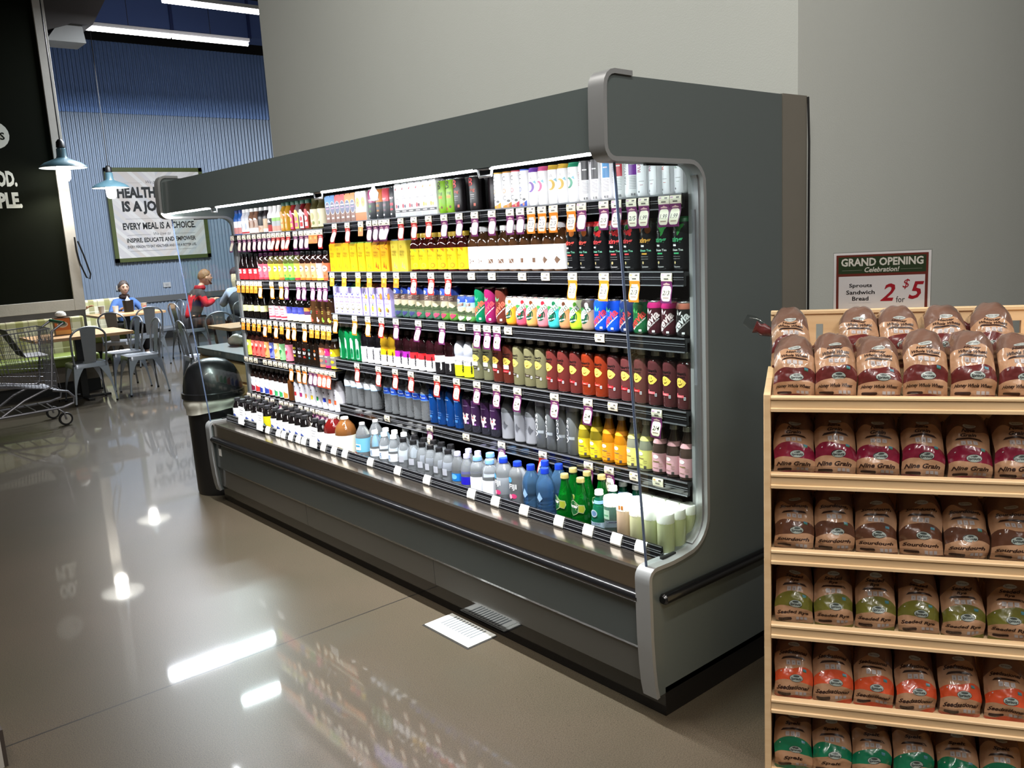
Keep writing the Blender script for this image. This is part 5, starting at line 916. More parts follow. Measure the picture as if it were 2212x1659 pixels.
# loaves: end-on bagged loaves. surface P(u, s): s runs up the front and over the sloping top
LP = [(0, 0), (-.002, .018), (0, .048), (.004, .062), (.014, .082), (.028, .102), (.044, .122), (.060, .138), (.078, .150), (.098, .157), (.125, .158), (.150, .150)]
LS = [0]
for a, b in zip(LP, LP[1:]): LS.append(LS[-1]+sqrt((a[0]-b[0])**2+(a[1]-b[1])**2))
FILMTAN = lambda n, c: mat(n, c, .28, coat=.6, var=.08, vscale=14, bump=.7, bscale=26)
TANB = FILMTAN('kraft_tan_bag', (178, 138, 106)); BREAD = mat('bread_crust_in_film', (118, 88, 74), .3, coat=.9, var=.2, vscale=10, bump=.7, bscale=24)
def loaf(col, name, kindname, W=.105, tail=False, seed=0, two=None):
    rg = random.Random(seed)
    t = thing('bread_loaf'); ph = [rg.uniform(0, 6.28) for _ in range(6)]
    def P(u, s, off=0):
        s2 = min(max(s, 0), LS[-1])
        for i in range(len(LP)-1):
            if s2 <= LS[i+1]+1e-9: break
        f = (s2-LS[i])/(LS[i+1]-LS[i]); y = LP[i][0]+(LP[i+1][0]-LP[i][0])*f; z = LP[i][1]+(LP[i+1][1]-LP[i][1])*f
        q = u/(W/2); fr = min(1, s2/.10)
        # rounded shoulders: drop towards the sides, stronger near the top
        y += (.012+.02*(1-fr))*abs(q)**4*.6; z -= (.026*fr)*abs(q)**4 
        wr = .0026*sin(60*u+ph[0]+40*s)+.0016*sin(140*u-70*s+ph[1])+.0022*sin(110*s+ph[2]+20*u)+.0038*sin(35*u+ph[3])*sin(45*s+ph[4])
        nx = Vector((LP[i+1][0]-LP[i][0], LP[i+1][1]-LP[i][1])).normalized()
        y -= nx.y*(wr+off); z += nx.x*(wr+off)
        return (u*(1-.10*max(0, (s2-.13))/.1)+.0015*sin(50*s+ph[5]), y, max(z, .0))
    NU = 16
    def bands(rows, mm):
        """rows: list of functions s(u)"""
        for (sa, sb, m, k) in rows:
            vs = []
            for j in range(k+1):
                for i in range(NU+1):
                    u = -W/2+W*i/NU; a = sa(u); b = sb(u); vs.append(P(u, a+(b-a)*j/k))
            mm.add(vs, [(j*(NU+1)+i, j*(NU+1)+i+1, (j+1)*(NU+1)+i+1, (j+1)*(NU+1)+i) for j in range(k) for i in range(NU)], m)
    wv = lambda base, amp, fq, p: (lambda u: base+amp*sin(fq*u+p))
    s0 = wv(0, 0, 1, 0); s1 = wv(.056, .004, 30, ph[0]); s2 = wv(.094, .005, 44, ph[1]); s3 = wv(.147, .009, 64, ph[2]); s4 = wv(LS[-1], 0, 1, 0)
    M1 = FILMTAN('bag_band_'+kindname, col); mm = MB()
    lowband = wv(.012, .004, 30, ph[3])
    bands([(s0, lowband, M1, 2), (lowband, s1, TANB, 4), (s1, s2, M1, 4), (s2, s3, TANB, 6), (s3, s4, BREAD, 6)], mm)
    # sides and back
    n = len(mm.v); side = []
    for sgn in (-1, 1):
        vs = []; NS = 20
        for j in range(NS+1):
            s = LS[-1]*j/NS; p = P(sgn*W/2, s); vs += [p, (p[0]*.99, max(p[1], .0)+.03, p[2]*.97), (p[0]*.97, LD, min(p[2], .12)*.97)]
        f = []
        for j in range(NS): f += [(3*j, 3*j+1, 3*j+4, 3*j+3), (3*j+1, 3*j+2, 3*j+5, 3*j+4)]
        mm.add(vs, f, BREAD if sgn < 0 else TANB)
    tp = [P(-W/2+W*i/8, LS[-1]) for i in range(9)]
    mm.add(tp+[(p[0]*.95, LD, .118) for p in tp], [(i, i+1, i+10, i+9) for i in range(8)], BREAD)
    mm.add([(-W*.47, LD, 0), (W*.47, LD, 0), (W*.46, LD, .118), (-W*.46, LD, .118)], [(0, 1, 2, 3)], BREAD)
    DK = C(58, 34, 26); IC = C(196, 186, 182)
    OV = [('e', .006, .064, .0185, .0105, C(40, 44, 44)), ('e', .006, .064, .0175, .0095, C(186, 198, 190)), ('e', .006, .069, .009, .003, C(74, 82, 78)), ('t', 'Sprouts', .006, .062, .0085, C(34, 38, 38), {'bold': .03, 'sh': .15, 'w': .029})]
    nm = name.split('|')
    a = list(OV)+[('t', ' '.join(nm), -.002, .038, .0125, DK, {'sh': .35, 'bold': .035, 'w': min(.086, .0105*len(' '.join(nm)))}), ('p', [(-.044, .020), (-.042, .0235), (-.008, .0235), (-.006, .020), (-.008, .0165), (-.042, .0165)], DK)]
    a += [('r', .006+.011*k, .018, .014+.011*k, .026, IC) for k in range(3)]
    if len(nm) > 1: a += [('t', nm[0], 0, .143, .010, DK, {'sh': .35, 'bold': .035, 'w': .008*len(nm[0])}), ('t', nm[-1], 0, .130, .010, DK, {'sh': .35, 'bold': .035, 'w': min(.07, .0078*len(nm[-1]))})]
    else: a += [('t', nm[0], 0, .134, .011, DK, {'sh': .35, 'bold': .035, 'w': min(.075, .0085*len(nm[0]))})]
    a += [('p', [(-.034, .116), (-.028, .121), (0, .123), (.028, .121), (.034, .116), (.028, .1155), (0, .1175), (-.028, .1155)], DK)]
    a += [('r', -.020+.0145*k, .100, -.009+.0145*k, .112, C(206, 198, 196)) for k in range(3)]+[('p', [(-.0175+.0145*k, .102), (-.0145+.0145*k, .109), (-.0115+.0145*k, .102)], C(150, 140, 140)) for k in range(3)]
    a += [('r', .024, .083, .034, .091, C(90, 150, 170)), ('r', .024, .083, .034, .086, C(70, 130, 90)), ('e', -.036, .084, .0018, .0018, C(220, 210, 210)), ('e', .002, .156, .017, .006, C(196, 202, 196)), ('t', 'Sprouts', .002, .156, .006, C(60, 62, 60), {'sh': .15, 'w': .024})]
    art(mm, a, P, 3, .0003)
    mm.build('bread_bag', t, smooth=60, fixn=False)
    if tail:
        tb = MB(); tb.lathe([(.010, 0), (.012, .02), (.020, .05), (.014, .06), (.020, .075)], FILMTAN('tail_film_'+kindname, col), 12, T=Matrix.Translation((-.03, .12, .08)) @ Matrix.Rotation(radians(-68), 4, 'Y') @ Matrix.Diagonal((1, .45, 1, 1)))
        tb.lathe([(.016, .055), (.022, .085), (.016, .11)], FILM, 12, T=Matrix.Translation((-.03, .12, .08)) @ Matrix.Rotation(radians(-62), 4, 'Y') @ Matrix.Diagonal((1, .4, 1, 1)))
        tb.build('bag_tail', t, smooth=60)
    return t
ROWS = [((96, 38, 36), 'Honey|Whole Wheat', 'maroon', 'honey wheat loaf with maroon band'), ((124, 24, 50), 'Nine|Grain', 'crimson', 'nine grain loaf with crimson band'), ((92, 58, 42), 'Sourdough', 'brown', 'sourdough loaf with brown band'),
        ((104, 102, 40), 'Seeded|Rye', 'olive', 'seeded rye loaf with olive band'), ((202, 78, 42), 'Seedsational', 'orange', 'seeded loaf with bright orange band'), ((14, 112, 76), 'Spelt', 'green', 'spelt loaf with green band')]
UC = [.069, .174, .279, .387, .496, .605]
SN = ['top board', 'first shelf below the top', 'second shelf below the top', 'third shelf below the top', 'fourth shelf below the top', 'lowest shelf in view']
for k, (col, nm, kn, ds) in enumerate(ROWS):
    protos = [loaf(col, nm, kn, seed=10*k+q) for q in range(3)]
    for i, u in enumerate(UC):
        if i < 3: o = protos[i]; CH[o.name] = kids(o)
        else: o = copy_tree(protos[(i*2+k) % 3])
        o.parent = None
        lp = RP+Vector((cos(RTH)*u-sin(RTH)*.032, sin(RTH)*u+cos(RTH)*.032, RZ[k]-.0155))
        o.location = lp; o.rotation_euler = (0, 0, RTH+radians(rnd.uniform(-3, 3))); o.scale = (rnd.uniform(.95, 1.0), 1, rnd.uniform(.95, 1.04))
        tag(o, '%s, %s from left on the %s' % (ds, ORD[i], SN[k]), 'bread', 'loaves on the '+SN[k])
cl = [loaf(ROWS[0][0], ROWS[0][1], 'maroon', tail=(q == 0), seed=77+q) for q in range(3)]
for i, (u, v, hz, tl, rz) in enumerate(((.060, .246, .0505, 0, 3), (.240, .246, .0505, 0, -3), (.352, .246, .0505, 1, 3), (.464, .246, .0505, 2, -2), (.578, .246, .0505, 0, -5))):
    if i == 0: o = cl[0]; CH[o.name] = kids(o)
    elif i in (1, 3): o = cl[(i+1)//2]; CH[o.name] = kids(o)
    elif i == 4: o = copy_tree(cl[0])
    else: o = copy_tree(cl[1])
    o.location = RP+Vector((cos(RTH)*u-sin(RTH)*v, sin(RTH)*u+cos(RTH)*v, RZ[0]-.016+hz)); o.rotation_euler = (0, 0, RTH+radians(rz))
    tag(o, 'honey wheat loaf lying on top of the others, %s from left, before the backboard' % ORD[i], 'bread', 'loaves in the upper layer on the top board')
# sign behind the bread
sg = thing('sale_sign', 'grand opening sale sign in green red and white above the bread', 'sign', RP+Vector((cos(RTH)*.3155-sin(RTH)*.4655, sin(RTH)*.3155+cos(RTH)*.4655, BT+.0005)), RTH)
w2 = .1335; DGN = C(52, 74, 40); BRK = C(134, 52, 38)
it = [('r', -w2+.007, .006, w2-.007, .172, BRK), ('r', -w2+.013, .116, w2-.013, .166, DGN), ('r', -w2+.014, .0, w2-.015, .108, C(238, 236, 236)),
      ('t', 'GRAND OPENING', 0, .150, .024, C(240, 238, 226), {'w': .226, 'bold': .03}), ('r', -.11, .1255, -.055, .1262, C(200, 200, 180)), ('r', .052, .1255, .11, .1262, C(200, 200, 180)), ('t', 'Celebration!', 0, .127, .015, C(240, 238, 226), {'sh': .22, 'bold': .02, 'w': .095}),
      ('t', 'Sprouts', -.058, .079, .0145, C(40, 34, 36), {'bold': .02, 'w': .064}), ('t', 'Sandwich', -.058, .060, .0125, C(40, 34, 36), {'bold': .02, 'w': .080}), ('t', 'Bread', -.058, .041, .0125, C(40, 34, 36), {'bold': .02, 'w': .046}),
      ('t', '2', .022, .058, .052, C(200, 24, 44), {'bold': .02, 'sh': .3}), ('t', '$', .068, .081, .030, C(200, 24, 44), {'sh': .25, 'w': .016}), ('t', '5', .096, .062, .052, C(200, 24, 44), {'bold': .02, 'sh': .3}), ('t', 'for', .053, .036, .018, C(40, 34, 36), {'w': .024}),
      ('r', -.09, .028, -.03, .0285, C(190, 190, 190))]
mb = MB().box(-w2, w2, -.0008, .0008, 0, .178, C(240, 240, 240, .12)); art(mb, it, flat(-.0008), 1, .00015); mb.build('printed_card', sg, smooth=0)
MB().box(-w2-.002, w2+.002, -.0042, -.0034, -.001, .181, FILM).build('clear_sleeve', sg, smooth=0)
# ------------------------------------------------------------------ bin and counter beside the case
BX, BY = .10, 3.965
t = thing('trash_can', 'round black trash can with domed lid beside the cooler', 'trash can', (BX, BY, 0))
BP = mat('black_plastic', (17, 17, 18), .32, coat=.2)
MB().lathe([(.165, 0), (.17, .02), (.178, .58), (.182, .60), (.182, .64)], BP, 36).build('bin_body', t)
MB().lathe([(.198, .655), (.204, .660), (.204, .695), (.194, .700), (.190, .74), (.178, .80), (.150, .855), (.105, .893), (.05, .910), (0, .914)], BP, 40).build('dome_lid', t, smooth=45)
bg = MB(); vs = []; n = 64
for j in range(6):
    for i in range(n):
        a = 2*pi*i/n; r = .1925+.006*sin(j*1.1)+.0025*sin(9*a+j)+.002*sin(17*a)*j/5; z = .655-.016*j-.012*sin(2*a+1)*j/5-.018*max(0, sin(a*1.0-.8))*j/5
        vs.append((r*cos(a), r*sin(a), z))
bg.add(vs, [(j*n+i, j*n+(i+1) % n, (j+1)*n+(i+1) % n, (j+1)*n+i) for j in range(5) for i in range(n)], mat('pale_bin_bag', (176, 174, 162), .3, coat=.4))
bg.build('bin_bag', t)
t = thing('serving_counter', 'maple counter with dark grey top behind the trash can', 'counter', (.60, 4.37, 0))
DGT = mat('dark_grey_laminate', (88, 92, 94), .35)
MB().box(-.26, .25, -.49, .49, .85, .90, DGT).build('worktop', t, bevel=.003)
MB().box(-.235, .25, -.47, .47, .06, .85, M_MAPLE).build('cabinet_body', t, smooth=0)
for k, (a, b) in enumerate(((-.455, -.01), (.01, .455))):
    d_ = MB().box(-.245, -.235, a, b, .10, .68, M_MAPLE).build('door', t, bevel=.002)
    d_ = MB().box(-.245, -.235, a, b, .70, .84, M_MAPLE).build('drawer', t, bevel=.002)
MB().box(-.21, .25, -.46, .46, 0, .06, M_BLK).build('toe_kick', t, smooth=0)
rg = random.Random(5)
for i, (dx, dy, cl_, lab) in enumerate(((-.02, .22, (206, 200, 184), 'white wrapped bundle on the grey counter top, the leftmost'), (.10, .14, (150, 120, 96), 'brown wrapped bundle on the grey counter top, in the middle'), (.16, -.06, (196, 206, 190), 'pale green wrapped bundle on the grey counter, the rightmost'))):
    mb = MB(); prof = [(.0, 0), (.055, .005), (.07, .03), (.06, .06), (.03, .075), (0, .08)]; mb.lathe(prof, mat('wrap_%d' % i, cl_, .35, coat=.4, var=.3, vscale=25, bump=.6, bscale=25), 18, sx=1.5)
    mb.v = [(x*(1+.12*sin(9*y*30+i)), y*(1+.15*sin(x*40)), z*(1+.15*sin(x*50+y*30))) for x, y, z in mb.v]
    o = mb.build('wrapped_bundle', smooth=70); o.location = (.60+dx, 4.37+dy, .9005); o.rotation_euler = (0, 0, rg.uniform(0, 3)); tag(o, lab, 'food package', 'bundles on the counter')

# ------------------------------------------------------------------ cafe: board, booths
BYY = 10.0
t = thing('menu_board', 'large dark green board in a whitewashed wood frame, upper left', 'sign board', (-1.6, BYY, .964))
GB = mat('dark_green_board', (14, 17, 9), .9, spec=.12, var=.15, vscale=2); WF = mat('whitewashed_wood', (176, 172, 164), .6, var=.10, vscale=9, bump=.1, bscale=40); LET = C(214, 216, 206, .6)
mb = MB().box(-2.4, 2.386, .0, .05, .14, 5.2, GB)
X0 = 1.6   # board local x = world x + 1.6
its = [('t', 'OD.', X0+.252, 2.565-.964, .185, LET, {'bold': .05, 'w': .215}), ('t', 'PLE.', X0+.258, 2.315-.964, .185, LET, {'bold': .05, 'w': .245}), ('e', X0+.195, 3.06-.964, .155, .155, LET), ('t', 'S', X0+.275, 3.05-.964, .085, GB, {'bold': .02})]
art(mb, its, flat(0), 1, .0015); mb.build('board_panel', t, smooth=0)
MB().box(2.386, 2.513, -.03, .07, 0, 5.2, WF).box(-2.4, 2.386, -.03, .07, 0, .14, WF).build('board_frame', t, bevel=.004)
hp = on_y(162, 515, BYY-.05); hq = on_y(170, 583, BYY-.05)
lx = 1.6
pm = on_y(163, 530, BYY-.04)
MB().tube([(pm.x+lx, -.045, pm.z-.964+.10), (pm.x+lx, -.05, pm.z-.964-.06), (pm.x+lx+.02, -.05, pm.z-.964-.22), (pm.x+lx+.075, -.05, pm.z-.964-.40), (pm.x+lx+.11, -.05, pm.z-.964-.42), (pm.x+lx+.125, -.05, pm.z-.964-.36), (pm.x+lx+.075, -.05, pm.z-.964-.12), (pm.x+lx+.03, -.045, pm.z-.964+.05)], .010, M_BLK, 8).build('wire_hook', t)
tag(MB().box(-4, .90, BYY-.03, BYY+.09, .90, .963, mat('dark_partition_cap', (66, 64, 62), .5)).box(.86, .90, BYY-.03, BYY+.09, 0, .90, mat('dark_partition_cap', (66, 64, 62), .5)).box(-4, .86, BYY+.03, BYY+.09, 0, .90, M_MAPLE).build('booth_partition', smooth=0), 'low partition under the dark green board, behind the near booth', 'partition')
# plaid upholstery
def plaid():
    m = mat('green_plaid_fabric', (186, 178, 150), .8); N, L, b = nodes(m)
    tc = N.new('ShaderNodeTexCoord'); sp = N.new('ShaderNodeSeparateXYZ'); L.new(tc.outputs['Object'], sp.inputs[0])
    def wave(o, f, th, off=0):
        a = N.new('ShaderNodeMath'); a.operation = 'MULTIPLY_ADD'; a.inputs[1].default_value = f; a.inputs[2].default_value = off; L.new(o, a.inputs[0])
        c = N.new('ShaderNodeMath'); c.operation = 'FRACT'; L.new(a.outputs[0], c.inputs[0])
        d = N.new('ShaderNodeMath'); d.operation = 'LESS_THAN'; d.inputs[1].default_value = th; L.new(c.outputs[0], d.inputs[0]); return d.outputs[0]
    cur = None
    def mix(f, prev, col, k):
        mm = N.new('ShaderNodeMath'); mm.operation = 'MULTIPLY'; mm.inputs[1].default_value = k; L.new(f, mm.inputs[0])
        x = N.new('ShaderNodeMix'); x.data_type = 'RGBA'; L.new(mm.outputs[0], x.inputs[0])
        if prev is None: x.inputs[6].default_value = (*lin((206, 200, 178)), 1)
        else: L.new(prev, x.inputs[6])
        x.inputs[7].default_value = (*lin(col), 1); return x.outputs[2]
    cur = mix(wave(sp.outputs['X'], 4.2, .34), None, (132, 126, 72), .75)
    cur = mix(wave(sp.outputs['Z'], 4.6, .30, .2), cur, (156, 158, 90), .55)
    cur = mix(wave(sp.outputs['X'], 4.2, .05, .45), cur, (110, 96, 80), .6)
    cur = mix(wave(sp.outputs['Z'], 4.6, .05, .6), cur, (246, 240, 225), .6)
    L.new(cur, b.inputs['Base Color']); return m
M_PL = plaid(); M_GV = mat('green_vinyl_seat', (118, 134, 62), .45, coat=.2)
def booth(x0, x1, yf, yb, top, label, name='booth_bench', dz=0):
    t = thing(name, label, 'bench', ((x0+x1)/2, (yf+yb)/2, 0)); h = (x1-x0)/2; d = (yb-yf)/2
    MB().box(-h, h, d-.12, d, .40, top, M_PL).build('backrest', t, bevel=.02)
    MB().box(-h, h, -d, d-.12, .34+dz, .47+dz, M_GV).build('seat_cushion', t, bevel=.025)
    MB().box(-h, h, -d+.04, d, .16, .34+dz, mat('taupe_panel', (110, 104, 94), .6)).build('bench_panel', t, smooth=0)
    MB().box(-h, h, -d+.12, d, 0, .16, M_BLK).build('toe_kick', t, smooth=0)
    return t
booth(-4, .855, 9.42, 10.025, .895, 'near booth bench with green seat and plaid back, under the board')
booth(.62, 2.32, 12.42, 13.05, .93, 'far booth bench with plaid back, behind the seated woman', dz=-.05)
# tables
def table(x0, x1, ya, yb, label, ped=True):
    t = thing('cafe_table', label, 'table', ((x0+x1)/2, (ya+yb)/2, 0), 0, 'wood topped cafe tables'); hx = (x1-x0)/2; hy = (yb-ya)/2
    MB().box(-hx, hx, -hy, hy, .715, .75, M_OAK).build('table_top', t, bevel=.003)
    MB().box(-.04, .04, -.04, .04, .02, .715, M_BLK).build('pedestal', t, bevel=.004)
    MB().box(-.28, .28, -.03, .03, 0, .022, M_BLK).box(-.03, .03, -.28, .28, 0, .022, M_BLK).box(-.2, .2, -.2, .2, .70, .715, M_BLK).build('base', t, smooth=0)
    return t
table(.02, 1.05, 8.66, 9.42, 'near oak cafe table holding the brown napkin box')
table(1.48, 2.42, 11.55, 12.25, 'oak cafe table in front of the seated woman')
table(1.74, 2.44, 7.55, 8.2, 'oak cafe table nearest the cooler, partly behind it')
# metal cafe chair
def make_chair():
    t = thing('metal_chair'); m = M_CHAIR
    s = MB(); pts = []
    for (cx, cy, a0_) in ((.13, -.13, -90), (.13, .13, 0), (-.13, .13, 90), (-.13, -.13, 180)): pts += arc(cx, cy, .055, a0_, a0_+90, 5)
    n = len(pts)
    vs = [(x, y, .452) for x, y in pts]+[(x*.86, y*.86, .455) for x, y in pts]+[(x*.80, y*.80, .447) for x, y in pts]+[(x*1.02, y*1.02, .442) for x, y in pts]+[(x*1.04, y*1.04, .405) for x, y in pts]
    fs = [(i, (i+1) % n, n+(i+1) % n, n+i) for i in range(n)]+[(n+i, n+(i+1) % n, 2*n+(i+1) % n, 2*n+i) for i in range(n)]+[tuple(2*n+i for i in range(n))]
    fs += [(i, (i+1) % n, 3*n+(i+1) % n, 3*n+i) for i in range(n)]+[(3*n+i, 3*n+(i+1) % n, 4*n+(i+1) % n, 4*n+i) for i in range(n)]
    s.add(vs, fs, m); s.build('seat', t, smooth=50)
    for sx in (-1, 1):
        for sy in (-1, 1):
            l = MB(); v = []; N_ = 10
            for j in range(N_+1):
                f = j/N_; z = .43*(1-f)+.015*f; wdt = .018+.100*(max(0, 1-f*1.35))**2.2; ox = sx*(.178+.045*f); oy = sy*(.178+.045*f)
                v += [(ox-sx*wdt, oy, z), (ox, oy, z), (ox, oy-sy*wdt, z), (ox-sx*.006, oy-sy*.006, z)]
            f_ = []
            for j in range(N_):
                o = 4*j; f_ += [(o, o+1, o+5, o+4), (o+1, o+2, o+6, o+5), (o+2, o+3, o+7, o+6), (o+3, o, o+4, o+7)]
            l.add(v, f_, m); q = .223; l.lathe([(.012, 0), (.014, .018)], M_BLK, 8, (sx*(q-.008), sy*(q-.008), 0)); l.build('leg', t, smooth=40)
    h = MB(); hp_ = [(.168, .165, .45), (.178, .185, .60), (.182, .205, .72)]+[(.182*cos(radians(a)), .210+.02*sin(radians(a)), .74+.115*sin(radians(a))) for a in range(0, 181, 15)]+[(-.182, .205, .72), (-.178, .185, .60), (-.168, .165, .45)]
    h.tube(hp_, .0115, m, 10); h.build('back_hoop', t)
    b = MB(); b.add([(-.060, .170, .455), (.060, .170, .455), (-.082, .226, .845), (.082, .226, .845), (-.060, .174, .455), (.060, .174, .455), (-.082, .230, .845), (.082, .230, .845)], [(0, 1, 3, 2), (4, 6, 7, 5), (0, 2, 6, 4), (1, 5, 7, 3), (2, 3, 7, 6), (0, 4, 5, 1)], m); b.build('back_splat', t, bevel=.002)
    return t
CHR = make_chair(); CH[CHR.name] = kids(CHR)
# rz: 0 means the backrest is at +Y and the sitter faces the camera
for i, (x, y, rz, lab) in enumerate(((.52, 8.73, 180, 'galvanised metal cafe chair with its back to the camera beside the shopping cart'),
        (1.135, 8.80, -92, 'galvanised metal cafe chair at the right end of the near table, the closer one'),
        (1.10, 9.36, -86, 'galvanised metal cafe chair at the right end of the near table, the farther one'),
        (1.50, 10.75, 140, 'metal cafe chair turned toward the far table, beyond the near table'),
        (2.02, 11.28, 180, 'metal cafe chair with its back to the camera before the seated woman'),
        (2.62, 12.12, -90, 'metal cafe chair at the right end of the far table'),
        (2.70, 11.42, 95, 'metal cafe chair the person in the red jacket sits on'),
        (3.32, 10.80, 165, 'metal cafe chair the person in the black vest sits on'),
        (2.02, 7.36, 178, 'metal cafe chair at the nearest side of the table by the cooler'),
        (1.56, 7.95, 85, 'metal cafe chair at the left end of the table by the cooler'),
        (2.10, 8.48, 5, 'metal cafe chair on the far side of the table by the cooler'))):
    o = CHR if i == 0 else copy_tree(CHR); o.location = (x, y, 0); o.rotation_euler = (0, 0, radians(rz)); tag(o, lab, 'chair', 'galvanised metal cafe chairs')
# things on the tables
nb = on_z(171, 722, .75)
t = thing('napkin_box', 'brown napkin box with printed orange front on the near table', 'napkin box', (.40, 9.06, .7505), radians(-6))
mb = MB().box(-.085, .085, -.06, .06, 0, .20, mat('brown_card', (90, 66, 50), .5)); art(mb, [('r', -.078, .012, .078, .192, C(206, 112, 44)), ('r', -.078, .012, .078, .060, C(230, 170, 90)), ('e', 0, .125, .055, .035, C(226, 216, 196)), ('e', 0, .125, .045, .026, C(150, 150, 140)), ('t', 'Sprouts', 0, .125, .028, C(60, 60, 56), {'sh': .15, 'w': .08})], flat(-.06), 1, .001); mb.build('box_body', t, smooth=0)
nm_ = MB().lathe([(.02, 0), (.06, .02), (.055, .05), (.03, .07), (0, .075)], mat('white_paper_napkins', (228, 224, 216), .8, bump=.5, bscale=30), 14, (0, 0, .2)); nm_.build('napkins', t, smooth=60)
t = thing('condiment_tub', 'black tub standing on the table before the seated woman', 'tub', (2.02, 11.98, .7505)); MB().lathe([(.068, 0), (.078, .17), (.08, .175), (.07, .175), (.066, .02), (0, .02)], M_BLK, 20).build('tub_body', t); MB().lathe([(.0, .15), (.04, .17), (.012, .22), (0, .24)], C(235, 235, 235), 10).build('napkin', t)
for i, (x, y, lab) in enumerate(((1.80, 11.86, 'white paper cup left of the black tub'), (2.26, 12.02, 'white printed paper cup right of the black tub'), (1.66, 12.08, 'grey plastic cup at the left end of the far table'))):
    t = thing('paper_cup', lab, 'cup', (x, y, .7505), 0, 'cups on the far table'); cm = C(236, 230, 222) if i < 2 else C(160, 160, 156)
    mb = MB().lathe([(.030, 0), (.043, .11), (.045, .113), (.041, .112), (.028, .01), (0, .01)], cm, 18)
    if i == 1: art(mb, [('r', -.02, .04, .02, .075, C(200, 110, 110))], lambda u, v, o: ((.040+o)*sin(u/.04), -(.036+.09*v*.8+o)*cos(u/.04)*1.0, v), 2, .002)
    mb.build('cup_body', t)
tag(MB().box(1.60, 1.86, 11.64, 11.80, .7505, .754, C(240, 236, 230)).build('paper_napkin', smooth=0), 'flat white napkin on the far table before the cups', 'napkin')
# framed wall poster
p0 = Vector((2.76, YC-.065, 1.46)); PW, PH = 1.76, 1.675
t = thing('framed_poster', 'large white poster with dark lettering in a green frame on the corrugated wall', 'poster', (2.765+PW/2, YC-.085, 1.46))
GF = mat('olive_green_frame', (78, 88, 44), .5); DT = C(52, 54, 56)
MB().box(-PW/2, PW/2, -.02, .03, 0, .07, GF).box(-PW/2, PW/2, -.02, .03, PH-.07, PH, GF).box(-PW/2, -PW/2+.07, -.02, .03, 0, PH, GF).box(PW/2-.07, PW/2, -.02, .03, 0, PH, GF).build('frame', t, smooth=0)
mb = MB().box(-PW/2+.05, PW/2-.05, -.005, .02, .05, PH-.05, C(214, 210, 208, .6)); ps = []
rg = random.Random(11); xx0, xx1, zz0, zz1 = -PW/2+.07, PW/2-.07, .07, PH-.07
def clip(poly):
    for ax, lim, sg_ in ((0, xx0, 1), (0, xx1, -1), (1, zz0, 1), (1, zz1, -1)):
        out = []
        for i in range(len(poly)):
            a, b = poly[i], poly[(i+1) % len(poly)]; ia = (a[ax]-lim)*sg_ >= 0; ib = (b[ax]-lim)*sg_ >= 0
            if ia: out.append(a)
            if ia != ib:
                f = (lim-a[ax])/(b[ax]-a[ax]); out.append((a[0]+(b[0]-a[0])*f, a[1]+(b[1]-a[1])*f))
        poly = out
        if len(poly) < 3: return None
    return poly
for sd in (-1, 1):
    for k in range(-14, 26):
        z = k*.085; c = rg.choice([(222, 218, 216), (212, 208, 210), (214, 209, 205), (206, 205, 208), (226, 224, 222), (212, 204, 199)])
        pl = clip([(0, z), (sd*.87, z-sd*.0+ .87*(1 if k % 1 == 0 else 1)), (sd*.87, z+.082+.87), (0, z+.082)])
        if pl: ps.append(('p', pl, C(*c, .6)))
for p in ps:
    art(mb, [p], flat(-.006), 1, .0005)
its = [('t', 'We believe', -.02, 1.42, .055, C(120, 120, 124), {'sh': .3, 'w': .34}), ('r', -.56, 1.405, -.25, 1.408, C(150, 150, 150)), ('r', .2, 1.405, .56, 1.408, C(150, 150, 150)),
       ('t', 'HEALTHY LIVING', .0, 1.235, .20, DT, {'bold': .05, 'w': 1.42}), ('t', 'IS A JOURNEY.', .0, .965, .245, DT, {'bold': .05, 'w': 1.30}), ('r', -.62, .765, .6, .769, C(160, 160, 160)),
       ('t', 'EVERY MEAL IS A CHOICE.', -.02, .635, .125, DT, {'bold': .03, 'w': 1.32}), ('t', 'We love to', 0, .49, .055, C(120, 120, 124), {'sh': .3, 'w': .32}), ('r', -.62, .475, -.2, .479, C(150, 150, 150)), ('r', .2, .475, .62, .479, C(150, 150, 150)),
       ('t', 'INSPIRE, EDUCATE AND EMPOWER', -.01, .375, .095, DT, {'bold': .03, 'w': 1.26}), ('t', 'EVERY PERSON TO EAT HEALTHIER AND LIVE A BETTER LIFE.', -.01, .265, .048, C(90, 92, 94), {'bold': .02, 'w': 1.26}), ('r', -.6, .185, .6, .189, C(150, 150, 150))]
art(mb, its, flat(-.0075), 1, .0006); mb.build('print', t, smooth=0)
for i, (px, py) in enumerate(((260, 622), (361.5, 615))):
    p = on_y(px, py, YC-.05); t = thing('outlet_plate', 'white outlet plate on the corrugated wall, '+('left' if i == 0 else 'right')+' of the two', 'outlet', (p.x, YC-.03, p.z), 0, 'outlet plates on the cafe wall')
    MB().box(-.07, .07, -.008, .02, -.045, .045, C(216, 218, 220)).build('plate', t, bevel=.003); MB().box(-.03, .03, -.0095, -.008, -.02, .02, C(190, 192, 196)).build('socket', t, smooth=0)
